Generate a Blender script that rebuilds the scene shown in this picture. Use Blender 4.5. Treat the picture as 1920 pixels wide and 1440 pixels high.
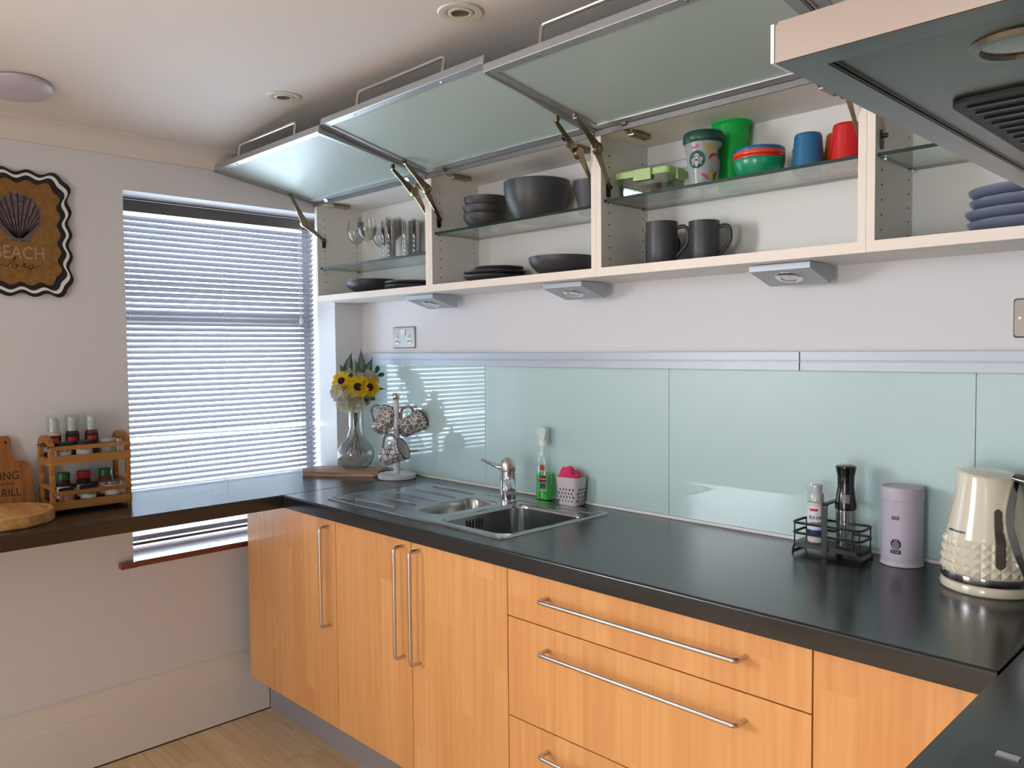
import bpy, bmesh, math, random
from mathutils import Vector, Matrix
random.seed(7)
PI = math.pi
for o_ in list(bpy.data.objects): bpy.data.objects.remove(o_)
SC = bpy.context.scene
COL = SC.collection

# ------------------------------------------------------------------ camera
CAM = Vector((2.9385, -1.99, 1.414))
YAW, PITCH, ROLL, FPX = .7933, -.0436, -.009, 1509.9
F = Vector((-math.sin(YAW), math.cos(YAW), 0)); R_ = Vector((math.cos(YAW), math.sin(YAW), 0)); U = Vector((0, 0, 1))
F2 = F*math.cos(PITCH)+U*math.sin(PITCH); U2 = U*math.cos(PITCH)-F*math.sin(PITCH)
R3 = R_*math.cos(ROLL)+U2*math.sin(ROLL); U3 = U2*math.cos(ROLL)-R_*math.sin(ROLL)
cd = bpy.data.cameras.new('camera'); cam = bpy.data.objects.new('camera', cd); COL.objects.link(cam)
cd.sensor_width = 36; cd.lens = 36*FPX/1920; cd.clip_start = .02
mw = Matrix((R3, U3, -F2)).transposed().to_4x4(); mw.translation = CAM
cam.matrix_world = mw; SC.camera = cam

# ------------------------------------------------------------------ world, light, exposure
W = bpy.data.worlds.new('daylight'); SC.world = W; W.use_nodes = True
bg = W.node_tree.nodes['Background']; bg.inputs[0].default_value = (.68, .83, 1.0, 1); bg.inputs[1].default_value = 14
def area(name, loc, rot, sx, sy, power, col):
    l = bpy.data.lights.new(name, 'AREA'); l.shape = 'RECTANGLE'; l.size = sx; l.size_y = sy; l.energy = power; l.color = col
    o = bpy.data.objects.new(name, l); COL.objects.link(o); o.location = loc; o.rotation_euler = rot; return o
area('window_daylight', (-.27, -3.5, 1.69), (0, -PI/2, 0), .78, 1.8, 128, (1, .96, .95))        # outside the unseen second window, shaped to light the room
area('door_fill_light', (2.67, -5.65, .85), (PI/2, 0, 0), .8, 1.3, 50, (1, .90, .83))         # low fill added for floor and drawer fronts, outside the unseen glazed door
area('blind_daylight', (-.62, -.56, 1.45), (0, -PI/2, 0), 1.6, 1.1, 36, (.60, .79, 1.0))       # outside the blind
SC.view_settings.view_transform = 'Standard'; SC.view_settings.look = 'None'
SC.view_settings.gamma = 1; SC.view_settings.use_curve_mapping = False
SC.view_settings.exposure = -0.32

# ------------------------------------------------------------------ materials
def srgb(r, g, b):
    f = lambda c: ((c/255+.055)/1.055)**2.4 if c > 10 else c/255/12.92
    return (f(r), f(g), f(b), 1)
MATS = {}
def mat(name, col, rough=.5, metal=0, spec=.5, coat=0, bump=None, var=None, trans=0, alpha=1, coatr=.03, stretch=None, aniso=0):
    if name in MATS: return MATS[name]
    m = bpy.data.materials.new(name); m.use_nodes = True; nt = m.node_tree; b = nt.nodes['Principled BSDF']
    b.inputs['Base Color'].default_value = col; b.inputs['Roughness'].default_value = rough; b.inputs['Metallic'].default_value = metal
    b.inputs['Specular IOR Level'].default_value = spec; b.inputs['Coat Weight'].default_value = coat; b.inputs['Coat Roughness'].default_value = coatr
    b.inputs['Transmission Weight'].default_value = trans; b.inputs['Anisotropic'].default_value = aniso
    tc = nt.nodes.new('ShaderNodeTexCoord'); mp = nt.nodes.new('ShaderNodeMapping'); nt.links.new(tc.outputs['Object'], mp.inputs[0])
    if stretch: mp.inputs['Scale'].default_value = stretch
    if bump:
        n = nt.nodes.new('ShaderNodeTexNoise'); n.inputs['Scale'].default_value = bump[0]; n.inputs['Detail'].default_value = 4
        nt.links.new(mp.outputs[0], n.inputs['Vector'])
        bp = nt.nodes.new('ShaderNodeBump'); bp.inputs['Strength'].default_value = bump[1]; bp.inputs['Distance'].default_value = bump[2]
        nt.links.new(n.outputs[0], bp.inputs['Height']); nt.links.new(bp.outputs[0], b.inputs['Normal'])
    # var = (noise scale, other colour)
    if var:
        n = nt.nodes.new('ShaderNodeTexNoise'); n.inputs['Scale'].default_value = var[0]; n.inputs['Detail'].default_value = 5
        nt.links.new(mp.outputs[0], n.inputs['Vector'])
        r = nt.nodes.new('ShaderNodeValToRGB'); r.color_ramp.elements[0].position = .35; r.color_ramp.elements[1].position = .65
        r.color_ramp.elements[0].color = col; r.color_ramp.elements[1].color = var[1]
        nt.links.new(n.outputs[0], r.inputs[0]); nt.links.new(r.outputs[0], b.inputs['Base Color'])
    MATS[name] = m; return m

def wood(name, cols, stave, axis, grain, rough=.4, coat=.0, grainamt=.5):
    """staves of width `stave` across `axis` ('X','Y','Z'), grain stretched along `grain`"""
    m = bpy.data.materials.new(name); m.use_nodes = True; nt = m.node_tree; N = nt.nodes; Lk = nt.links; b = N['Principled BSDF']
    b.inputs['Roughness'].default_value = rough; b.inputs['Coat Weight'].default_value = coat; b.inputs['Coat Roughness'].default_value = .2
    tc = N.new('ShaderNodeTexCoord'); oi = N.new('ShaderNodeObjectInfo')
    sep = N.new('ShaderNodeSeparateXYZ'); Lk.new(tc.outputs['Object'], sep.inputs[0])
    def math_(op, a, bb=None):
        n = N.new('ShaderNodeMath'); n.operation = op
        for i, v in enumerate((a, bb)):
            if v is None: continue
            if isinstance(v, (int, float)): n.inputs[i].default_value = v
            else: Lk.new(v, n.inputs[i])
        return n.outputs[0]
    wn0 = N.new('ShaderNodeTexNoise'); wn0.noise_dimensions = '1D'; wn0.inputs['Scale'].default_value = 3/stave*.1
    st = math_('FLOOR', math_('DIVIDE', sep.outputs[axis], stave))
    g = sep.outputs[grain]
    seg = math_('FLOOR', math_('ADD', math_('DIVIDE', g, .62), math_('MULTIPLY', st, .37)))
    cmb = N.new('ShaderNodeCombineXYZ'); Lk.new(st, cmb.inputs[0]); Lk.new(seg, cmb.inputs[1]); Lk.new(oi.outputs['Random'], cmb.inputs[2])
    wn = N.new('ShaderNodeTexWhiteNoise'); wn.noise_dimensions = '3D'; Lk.new(cmb.outputs[0], wn.inputs[0])
    rp = N.new('ShaderNodeValToRGB'); rp.color_ramp.elements[0].color = cols[0]; rp.color_ramp.elements[1].color = cols[1]; Lk.new(wn.outputs['Value'], rp.inputs[0])
    mp = N.new('ShaderNodeMapping'); Lk.new(tc.outputs['Object'], mp.inputs[0])
    s = [60, 60, 60]; s['XYZ'.index(grain)] = 2.2; mp.inputs['Scale'].default_value = s
    off = N.new('ShaderNodeCombineXYZ'); Lk.new(math_('MULTIPLY', wn.outputs['Value'], 40), off.inputs[0]); Lk.new(math_('MULTIPLY', wn.outputs['Value'], 30), off.inputs[2]); Lk.new(off.outputs[0], mp.inputs['Location'])
    nz = N.new('ShaderNodeTexNoise'); nz.inputs['Scale'].default_value = 1; nz.inputs['Detail'].default_value = 6; Lk.new(mp.outputs[0], nz.inputs['Vector'])
    mx = N.new('ShaderNodeMix'); mx.data_type = 'RGBA'; mx.blend_type = 'MULTIPLY'
    r2 = N.new('ShaderNodeValToRGB'); r2.color_ramp.elements[0].position = .3; r2.color_ramp.elements[0].color = cols[2]; r2.color_ramp.elements[1].position = .7; r2.color_ramp.elements[1].color = (1, 1, 1, 1)
    Lk.new(nz.outputs[0], r2.inputs[0]); mx.inputs['Factor'].default_value = grainamt; Lk.new(rp.outputs[0], mx.inputs['A']); Lk.new(r2.outputs[0], mx.inputs['B'])
    Lk.new(mx.outputs['Result'], b.inputs['Base Color'])
    bp = N.new('ShaderNodeBump'); bp.inputs['Strength'].default_value = .08; bp.inputs['Distance'].default_value = .001; Lk.new(nz.outputs[0], bp.inputs['Height']); Lk.new(bp.outputs[0], b.inputs['Normal'])
    MATS[name] = m; return m

def glass(name, tint, refl=1.0, rough=.0, edge=None, body=0.0):
    """thin sheet glass: see-through with Fresnel reflection; edge darkens with the grazing angle"""
    m = bpy.data.materials.new(name); m.use_nodes = True; nt = m.node_tree; N = nt.nodes; Lk = nt.links
    for n in list(N):
        if n.type != 'OUTPUT_MATERIAL': N.remove(n)
    out = N['Material Output']
    tr = N.new('ShaderNodeBsdfTransparent'); tr.inputs[0].default_value = tint
    gl = N.new('ShaderNodeBsdfGlossy'); gl.inputs['Roughness'].default_value = rough; gl.inputs[0].default_value = (refl, refl, refl, 1)
    lf = N.new('ShaderNodeLayerWeight'); lf.inputs[0].default_value = .5
    pw = N.new('ShaderNodeMath'); pw.operation = 'POWER'; pw.inputs[1].default_value = 5; Lk.new(lf.outputs['Facing'], pw.inputs[0])
    fr = N.new('ShaderNodeMath'); fr.operation = 'MULTIPLY_ADD'; fr.inputs[1].default_value = .9; fr.inputs[2].default_value = .05; Lk.new(pw.outputs[0], fr.inputs[0])
    if edge:
        lw = N.new('ShaderNodeLayerWeight'); lw.inputs[0].default_value = .5
        p3 = N.new('ShaderNodeMath'); p3.operation = 'POWER'; p3.inputs[1].default_value = 3.5; Lk.new(lw.outputs['Facing'], p3.inputs[0])
        mx = N.new('ShaderNodeMix'); mx.data_type = 'RGBA'; Lk.new(p3.outputs[0], mx.inputs['Factor']); mx.inputs['A'].default_value = tint; mx.inputs['B'].default_value = edge
        Lk.new(mx.outputs['Result'], tr.inputs[0])
    ms = N.new('ShaderNodeMixShader'); Lk.new(fr.outputs[0], ms.inputs[0]); Lk.new(tr.outputs[0], ms.inputs[1]); Lk.new(gl.outputs[0], ms.inputs[2])
    last = ms
    if body:
        df = N.new('ShaderNodeBsdfDiffuse'); df.inputs[0].default_value = tint; m2 = N.new('ShaderNodeMixShader'); m2.inputs[0].default_value = body
        Lk.new(ms.outputs[0], m2.inputs[1]); Lk.new(df.outputs[0], m2.inputs[2]); last = m2
    Lk.new(last.outputs[0], out.inputs[0]); MATS[name] = m; return m

M_wall = mat('wall_paint', srgb(222, 219, 221), .75, bump=(60, .12, .002))
M_ceil = mat('ceiling_paint', srgb(226, 218, 212), .8, bump=(12, .15, .003))
M_gloss = mat('gloss_paint', srgb(226, 220, 212), .35, bump=(20, .1, .002))
M_lam = mat('white_laminate', srgb(226, 222, 216), .4)
M_lamedge = mat('cream_edge', srgb(240, 226, 212), .45)
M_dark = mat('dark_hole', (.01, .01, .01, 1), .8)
M_work = mat('black_laminate', (.010, .011, .012, 1), .22, spec=.7, bump=(900, .05, .0003), var=(3, (.018, .019, .020, 1)))
M_plinth = mat('grey_plinth', srgb(168, 166, 172), .4, metal=.3)
M_steel = mat('brushed_steel', srgb(205, 200, 196), .28, metal=1, bump=(90, .05, .0005), stretch=(1, 1, 14))
M_sink = mat('sink_steel', srgb(178, 180, 180), .2, metal=1, bump=(60, .04, .0006))
M_chrome = mat('chrome', srgb(215, 215, 215), .06, metal=1)
M_alu = mat('satin_aluminium', srgb(190, 190, 192), .38, metal=.85)
M_bronze = mat('nickel_bronze', srgb(150, 136, 112), .28, metal=1)
M_frost = mat('frosted_glass', srgb(172, 186, 180), .42, spec=.6, coat=.3, coatr=.30)
M_splash = mat('back_painted_glass', srgb(188, 213, 212), .35, spec=.5, coat=1, coatr=.005)
M_seam = mat('seam', srgb(120, 135, 130), .6)
M_char = mat('charcoal_stoneware', srgb(62, 61, 64), .42, spec=.5)
M_bluegrey = mat('blue_grey_plastic', srgb(104, 112, 134), .28, spec=.5)
M_blackp = mat('black_plastic', (.008, .008, .009, 1), .15, spec=.6)
M_blackm = mat('black_wire', (.01, .01, .011, 1), .4)
M_rail = mat('rail_aluminium', srgb(178, 184, 192), .45, metal=.35)
M_lilac = mat('lilac_tin', srgb(186, 176, 190), .45)
M_cream = mat('cream_enamel', srgb(226, 214, 190), .18, coat=.5)
M_white = mat('white_plastic', srgb(232, 232, 232), .35)
M_marble = mat('white_marble', srgb(226, 226, 228), .2, coat=.4, var=(14, srgb(196, 198, 204)))
M_slat = mat('blind_slat', srgb(148, 144, 150), .35, spec=.5)
M_sill = mat('red_brown_sill', srgb(120, 62, 48), .25, coat=.4)
M_frame = mat('window_frame', srgb(150, 144, 142), .5)
M_hood = mat('hood_steel', srgb(205, 196, 190), .22, metal=1)
M_hoodin = mat('hood_panel', srgb(120, 118, 112), .32, metal=.9)
M_black = mat('matt_black', (.006, .006, .006, 1), .5)
M_red = mat('red_plastic', srgb(206, 14, 12), .35, coat=.2)
M_orange = mat('orange_plastic', srgb(226, 78, 22), .35, coat=.2)
M_blue = mat('blue_plastic', srgb(30, 104, 150), .35, coat=.2)
M_green = mat('teal_green_plastic', srgb(14, 142, 98), .3, coat=.2)
M_dgreen = mat('dark_green_plastic', srgb(10, 72, 56), .35)
M_lime = mat('pale_lime_plastic', srgb(178, 206, 138), .4)
M_pink = mat('pink_microfibre', srgb(232, 52, 110), .9, bump=(300, .5, .002))
M_caddy = mat('pale_grey_plastic', srgb(206, 198, 200), .45)
M_txt = mat('black_print', (.006, .006, .008, 1), .5)
M_wprint = mat('white_print', srgb(232, 232, 230), .5)
M_disc = mat('lilac_white_plastic', srgb(196, 188, 202), .35)
M_bulb = mat('lamp_reflector', srgb(170, 160, 120), .18, metal=.8)
M_hessian = mat('hessian', srgb(146, 106, 54), .9, bump=(400, .6, .002), var=(60, srgb(128, 90, 42)))
M_shell = mat('shell_print', srgb(120, 104, 106), .8, var=(160, srgb(70, 56, 66)))
M_bamboo = wood('bamboo', (srgb(180, 128, 66), srgb(164, 110, 52), srgb(160, 112, 60)), .02, 'Z', 'Y', .5)
M_beech = wood('beech_veneer', (srgb(236, 178, 114), srgb(224, 162, 99), srgb(212, 168, 122)), .083, 'X', 'Z', .38, coat=.15, grainamt=.35)
M_floor = wood('beech_floor', (srgb(244, 220, 180), srgb(232, 200, 156), srgb(215, 185, 145)), .5, 'Y', 'X', .4, coat=.15, grainamt=.5)
M_board = wood('olive_board', (srgb(222, 188, 156), srgb(204, 166, 132), srgb(130, 88, 58)), .07, 'Y', 'X', .5, grainamt=.8)
M_oak = wood('pale_board', (srgb(214, 168, 102), srgb(196, 146, 84), srgb(160, 110, 60)), .045, 'Y', 'X', .5, grainamt=.6)
M_acacia = wood('brown_board', (srgb(176, 116, 58), srgb(164, 104, 50), srgb(130, 84, 40)), .2, 'Y', 'Z', .5, grainamt=.6)
G_clear = glass('clear_glass', (.985, .992, .988, 1), edge=(.62, .68, .67, 1))
G_shelf = glass('shelf_glass', (.86, .94, .91, 1))
G_edge = mat('glass_edge', srgb(12, 44, 38), .2)
G_pane = glass('window_glass', (.97, .98, .98, 1))
G_frostcup = glass('frosted_cup', (.60, .63, .62, 1), rough=.25, body=.45)
G_green = glass('green_translucent', (.02, .62, .10, 1), rough=.2, body=.7)
G_liq = glass('green_liquid', (.06, .86, .10, 1), body=.5)
G_tub = glass('clear_tub', (.90, .94, .91, 1), edge=(.6, .66, .62, 1))

# ------------------------------------------------------------------ mesh helpers
def box(bm, x0, x1, y0, y1, z0, z1, bev=0, mi=0):
    vs = [bm.verts.new((x, y, z)) for x in (x0, x1) for y in (y0, y1) for z in (z0, z1)]
    fs = [bm.faces.new([vs[i] for i in f]) for f in ((0, 1, 3, 2), (4, 6, 7, 5), (0, 4, 5, 1), (2, 3, 7, 6), (0, 2, 6, 4), (1, 5, 7, 3))]
    for f in fs: f.material_index = mi
    if bev:
        es = list({e for f in fs for e in f.edges}); bmesh.ops.bevel(bm, geom=es, offset=bev, segments=2, affect='EDGES', profile=.6)
    return bm
def lathe(bm, prof, seg=32, c=(0, 0, 0), mi=0, M=None, closed=False):
    rings = []
    for r, z in prof:
        if r < 1e-6: rings.append([bm.verts.new((0, 0, z))])
        else: rings.append([bm.verts.new((r*math.cos(2*PI*k/seg), r*math.sin(2*PI*k/seg), z)) for k in range(seg)])
    if closed: rings.append(rings[0])
    for a, b in zip(rings, rings[1:]):
        for k in range(seg):
            k2 = (k+1) % seg
            if len(a) == 1 and len(b) == 1: continue
            if len(a) == 1: f = bm.faces.new((a[0], b[k2], b[k]))
            elif len(b) == 1: f = bm.faces.new((a[k], a[k2], b[0]))
            else: f = bm.faces.new((a[k], a[k2], b[k2], b[k]))
            f.material_index = mi
    vs = list({v for r in rings for v in r})
    for v in vs:
        if M is not None: v.co = M @ v.co
        v.co += Vector(c)
    return bm
def cyl(bm, r, z0, z1, seg=24, c=(0, 0, 0), mi=0, M=None):
    b = min(r*.12, abs(z1-z0)*.2, .0015)
    return lathe(bm, [(0, z0), (r-b, z0), (r, z0+b), (r, z1-b), (r-b, z1), (0, z1)], seg, c, mi, M)
def tube(bm, pts, r, seg=10, mi=0, cyc=False, rr=None):
    pts = [Vector(p) for p in pts]; n = len(pts); rings = []; up = None
    for i, p in enumerate(pts):
        a = pts[(i-1) % n] if (cyc or i > 0) else p; b = pts[(i+1) % n] if (cyc or i < n-1) else p
        t = (b-a).normalized()
        if up is None:
            up = t.orthogonal().normalized()
        up = (up-t*up.dot(t)).normalized(); s = t.cross(up); q = rr[i] if rr else r
        rings.append([bm.verts.new(p+(up*math.cos(2*PI*k/seg)+s*math.sin(2*PI*k/seg))*q) for k in range(seg)])
    m = n if cyc else n-1
    for i in range(m):
        a, b = rings[i], rings[(i+1) % n]
        for k in range(seg):
            f = bm.faces.new((a[k], a[(k+1) % seg], b[(k+1) % seg], b[k])); f.material_index = mi
    if not cyc:
        bm.faces.new(rings[0][::-1]).material_index = mi; bm.faces.new(rings[-1]).material_index = mi
    return bm
def fillet(pts, r, n=5):
    """rounds the inner corners of a polyline"""
    pts = [Vector(p) for p in pts]; out = [pts[0]]
    for a, p, b in zip(pts, pts[1:], pts[2:]):
        d1 = (a-p).normalized(); d2 = (b-p).normalized(); A = p+d1*r; B = p+d2*r
        for i in range(n+1):
            t = i/n; out.append(A*(1-t)**2+p*2*t*(1-t)+B*t*t)
    out.append(pts[-1]); return out
def prism(bm, poly, z0, z1, mi=0, M=None, side=None):
    """extrudes a 2D outline along z"""
    a = [bm.verts.new((x, y, z0)) for x, y in poly]; b = [bm.verts.new((x, y, z1)) for x, y in poly]; n = len(poly)
    bm.faces.new(a[::-1]).material_index = mi; bm.faces.new(b).material_index = mi
    for k in range(n): bm.faces.new((a[k], a[(k+1) % n], b[(k+1) % n], b[k])).material_index = mi if side is None else side
    if M is not None:
        for v in a+b: v.co = M @ v.co
    return bm
def rrect(x0, x1, y0, y1, r, n=6):
    out = []
    for cx, cy, a0 in ((x1-r, y1-r, 0), (x0+r, y1-r, PI/2), (x0+r, y0+r, PI), (x1-r, y0+r, 1.5*PI)):
        out += [(cx+r*math.cos(a0+PI/2*i/n), cy+r*math.sin(a0+PI/2*i/n)) for i in range(n+1)]
    return out
def loft(bm, rings, mi=0, cap0=True, cap1=True):
    vr = [[bm.verts.new(p) for p in r] for r in rings]; n = len(vr[0])
    for a, b in zip(vr, vr[1:]):
        for k in range(n): bm.faces.new((a[k], a[(k+1) % n], b[(k+1) % n], b[k])).material_index = mi
    if cap0: bm.faces.new(vr[0][::-1]).material_index = mi
    if cap1: bm.faces.new(vr[-1]).material_index = mi
    return bm
def NB(): return bmesh.new()
def obj(name, bm, m, parent=None, world=False, sharp=35, fix=True, label=None, flat=True):
    if fix: bmesh.ops.recalc_face_normals(bm, faces=bm.faces)
    me = bpy.data.meshes.new(name); bm.to_mesh(me); bm.free()
    for k in (m if isinstance(m, (list, tuple)) else [m]): me.materials.append(k)
    for p in me.polygons: p.use_smooth = True
    me.set_sharp_from_angle(angle=math.radians(sharp))
    if flat:                                             # keep big flat faces flat next to their small bevels
        ar = [p.area for p in me.polygons]; ef = {}
        for p in me.polygons:
            for ek in p.edge_keys: ef.setdefault(ek, []).append(p.index)
        at = me.attributes.get('sharp_edge') or me.attributes.new('sharp_edge', 'BOOLEAN', 'EDGE')
        for e in me.edges:
            fs = ef.get(tuple(sorted(e.vertices)), [])
            if len(fs) == 2 and max(ar[fs[0]], ar[fs[1]]) > 6*min(ar[fs[0]], ar[fs[1]]) and me.polygons[fs[0]].normal.dot(me.polygons[fs[1]].normal) < .985: at.data[e.index].value = True
    o = bpy.data.objects.new(name, me); COL.objects.link(o)
    if parent is not None:
        o.parent = parent
        if world:
            w = Vector((0, 0, 0)); p = parent
            while p: w += p.location; p = p.parent
            me.transform(Matrix.Translation(-w))
    if label: o['label'] = label
    return o
def thing(name, label, cat, loc=(0, 0, 0), rz=0, group=None):
    o = bpy.data.objects.new(name, None); COL.objects.link(o); o.empty_display_size = .05
    o.location = loc; o.rotation_euler = (0, 0, rz); return tag(o, label, cat, group)
def tag(o, label, cat, group=None):
    o['label'] = label; o['category'] = cat
    if group: o['group'] = group
    return o
def struct(o): o['kind'] = 'structure'; return o
def dup(root, loc, label, rz=None, scale=None):
    r = root.copy(); COL.objects.link(r); r.location = loc; r['label'] = label
    if rz is not None: r.rotation_euler = (0, 0, rz)
    if scale: r.scale = scale
    for ch in root.children:
        c = ch.copy(); COL.objects.link(c); c.parent = r
        for g in ch.children:
            d = g.copy(); COL.objects.link(d); d.parent = c
    return r
def text(name, s, size, m, parent, fn, ext=.0003, w=1.0, label=None):
    """flat lettering; fn maps (x right, y up, depth) to a point in the parent's space"""
    cu = bpy.data.curves.new(name, 'FONT'); cu.body = s; cu.size = size; cu.align_x = 'CENTER'; cu.align_y = 'CENTER'; cu.extrude = ext; cu.resolution_u = 3
    t = bpy.data.objects.new('tmp', cu); COL.objects.link(t)
    dg = bpy.context.evaluated_depsgraph_get(); me = bpy.data.meshes.new_from_object(t.evaluated_get(dg))
    bpy.data.objects.remove(t)
    for v in me.vertices: v.co = Vector(fn(v.co.x*w, v.co.y, v.co.z+ext))
    me.name = name; me.materials.clear(); me.materials.append(m)
    o = bpy.data.objects.new(name, me); COL.objects.link(o); o.parent = parent
    if label: o['label'] = label
    return o
def oncyl(r, z0, a0):
    """wraps flat print round a cylinder of radius r, centred on angle a0"""
    return lambda x, y, d: ((r+d+.0004)*math.cos(a0+x/r), (r+d+.0004)*math.sin(a0+x/r), z0+y)
def band(r, z0, z1, a0, a1, t=.0004, n=16):
    """a curved label patch on a cylinder"""
    bm = NB(); ra = []
    for i in range(n+1):
        a = a0+(a1-a0)*i/n
        ra.append([bm.verts.new(((r+d)*math.cos(a), (r+d)*math.sin(a), z)) for d, z in ((t, z0), (t, z1), (0.0001, z1), (0.0001, z0))])
    for p, q in zip(ra, ra[1:]):
        for k in range(4): bm.faces.new((p[k], q[k], q[(k+1) % 4], p[(k+1) % 4]))
    bm.faces.new(ra[0]); bm.faces.new(ra[-1][::-1]); return bm

# ------------------------------------------------------------------ dimensions
XR, YF, ZC = 3.22, -5.2, 2.215
H = .91; WT = .045; YW = -.603; YD = -.586; YT = -.481
WY0, WY1, WZ0, WZ1 = -.975, -.138, .662, 1.975       # window recess
XBAR = .383

# ------------------------------------------------------------------ room shell
bm = NB(); box(bm, 0, XR, YF, 0, -.06, -.004); fl = struct(obj('floor', bm, M_floor))
# floor strips in view
k = 0; y = -.45
while y > -1.75:
    x = -.02-random.random()*.4
    while x < 2.0:
        L_ = random.choice((.32, .4, .48, .55)); x1 = min(x+L_, 2.0)
        if x1 > 0.0:
            a = max(x, 0.0)
            bm = NB(); box(bm, a+.0005, x1-.0005, y-.0655, y-.0005, -.004, 0, .0006); obj('floor_strip', bm, M_floor, fl)
        x += L_
    y -= .066
bm = NB(); yy = -.45
for i in range(7): box(bm, 0, XR, yy+.0655, yy+.0005, -.004, 0); yy += .066
y2 = y
while y2 > YF: box(bm, 0, XR, y2-.0655, y2-.0005, -.004, 0); y2 -= .066
yy = -.45
while yy > y+.01: box(bm, 2.001, XR, yy-.0655, yy-.0005, -.004, 0); yy -= .066
o = obj('far_floor_strips', bm, M_floor, fl); o['kind'] = 'stuff'

def wall_with_hole(x0, x1, ya, yb, za, zb, h):       # wall in the yz plane with rectangular holes
    bm = NB(); ys = ya
    for (a, b, c, d) in sorted(h):
        box(bm, x0, x1, ys, a, za, zb); box(bm, x0, x1, a, b, za, c); box(bm, x0, x1, a, b, d, zb); ys = b
    box(bm, x0, x1, ys, yb, za, zb); bmesh.ops.remove_doubles(bm, verts=bm.verts, dist=1e-5); return bm
W2 = (-4.42, -2.58, 1.28, 2.10)
bm = wall_with_hole(-.26, 0, YF-.2, .2, -.06, ZC+.2, [(WY0, WY1, WZ0, WZ1), (W2[0], W2[1], W2[2], W2[3])])
wl = struct(obj('wall_left', bm, M_wall))
bm = NB(); box(bm, -.0, XR+.2, 0, .2, -.06, ZC+.2); struct(obj('wall_back', bm, M_wall))
bm = NB(); box(bm, XR, XR+.2, YF-.2, 0, -.06, ZC+.2); struct(obj('wall_right', bm, mat('low_bounce_paint', srgb(128, 122, 118), .75)))  # unseen wall, made darker to cut bounce light on the window wall
bm = NB(); D0, D1 = 2.25, 3.1
box(bm, 0, D0, YF-.15, YF, -.06, ZC+.2); box(bm, D1, XR, YF-.15, YF, -.06, ZC+.2); box(bm, D0, D1, YF-.15, YF, 2.0, ZC+.2); box(bm, D0, D1, YF-.15, YF, -.06, 0.05)
struct(obj('wall_front', bm, M_wall))
bm = NB(); cpf = [(0, 2.1545), (.066, 2.1545), (.20, 2.180), (.36, 2.201), (.46, 2.212), (.55, ZC), (XR, ZC), (XR, ZC+.15), (0, ZC+.15)]
loft(bm, [[(x, yv, z) for x, z in cpf] for yv in (YF, 0)]); struct(obj('ceiling', bm, M_ceil, sharp=30))
# shallow coving along the window wall
bm = NB(); prof = [(0.0005, 2.088), (.010, 2.088), (.012, 2.094)]+[(.012+.05*(1-math.cos(t*PI/2)), 2.098+.05*math.sin(t*PI/2)) for t in [i/6 for i in range(7)]]+[(.066, 2.1495), (.066, 2.1545), (.0005, 2.1545)]
loft(bm, [[(x, yv, z) for x, z in prof] for yv in (YF+.001, -.001)]); struct(obj('trim_1', bm, M_ceil))
# skirting with a deep moulded top
def sk(prof, name, m=M_gloss):
    bm = NB(); loft(bm, [[(x, yv, z) for x, z in prof] for yv in (YF+.001, YT-.002)]); return struct(obj(name, bm, m))
sk([(.0005, .004), (.022, .004), (.022, .172), (.019, .180), (.015, .183), (.014, .190), (.011, .225), (.013, .232), (.012, .243), (.006, .252), (.0005, .256)], 'baseboard_left')
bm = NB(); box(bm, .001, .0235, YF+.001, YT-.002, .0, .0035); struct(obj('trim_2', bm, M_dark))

# window 1: sash behind the blind, glass, sill
def window(name, y0, y1, z0, z1, x, rail):
    bm = NB(); w = .030
    box(bm, x-.04, x, y0, y0+w, z0, z1, .003); box(bm, x-.04, x, y1-w, y1, z0, z1, .003); box(bm, x-.04, x, y0+w, y1-w, z1-w, z1, .003); box(bm, x-.04, x, y0+w, y1-w, z0, z0+w, .003)
    wd = struct(obj(name, bm, M_frame))
    bm = NB(); box(bm, x-.05, x-.005, y0+w, y1-w, rail-.022, rail+.022, .003); obj('meeting_rail', bm, M_frame, wd)
    for a, b in ((z0+w, rail-.022), (rail+.022, z1-w)):
        bm = NB(); box(bm, x-.024, x-.02, y0+w, y1-w, a, b); obj('pane', bm, G_pane, wd)
    return wd
w1 = window('window_1', WY0+.001, WY1-.001, WZ0+.03, WZ1-.001, -.2, 1.545)
bm = NB(); box(bm, -.199, .030, WY0+.002, WY1-.002, WZ0+.001, WZ0+.022, .004); box(bm, .001, .032, WY0-.052, WY0+.004, WZ0+.0005, WZ0+.0215, .004); box(bm, .001, .032, WY1-.004, WY1+.045, WZ0+.0005, WZ0+.0215, .004)
obj('window_sill', bm, M_sill, w1)
w2 = window('window_2', W2[0]+.001, W2[1]-.001, W2[2]+.001, W2[3]-.001, -.12, 1.70)  # unseen window, set high so the splashback does not mirror it
# unseen glazed door added behind the camera to let in low light
bm = NB(); w = .08
for a, b in ((D0+.002, D1-.002),):
    box(bm, a, a+w, YF-.09, YF-.05, .052, 1.998); box(bm, b-w, b, YF-.09, YF-.05, .052, 1.998); box(bm, a+w, b-w, YF-.09, YF-.05, .052, .25); box(bm, a+w, b-w, YF-.09, YF-.05, 1.9, 1.998)
d1 = struct(obj('door_1', bm, M_gloss))
for a, b in ((D0+.082, D1-.082),):
    bm = NB(); box(bm, a, b, YF-.072, YF-.068, .25, 1.9); obj('pane', bm, G_pane, d1)
bm = NB(); tube(bm, fillet([(2.30, YF-.05, 1.0), (2.30, YF-.005, 1.0), (2.41, YF-.005, 1.0)], .012), .008); obj('door_handle', bm, M_steel, d1)

# outside ground
bm = NB(); box(bm, -9, -.3, -8, 6, -.4, -.3); struct(obj('trim_3', bm, mat('paving', srgb(200, 198, 192), .8, var=(3, srgb(180, 178, 170)))))

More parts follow.
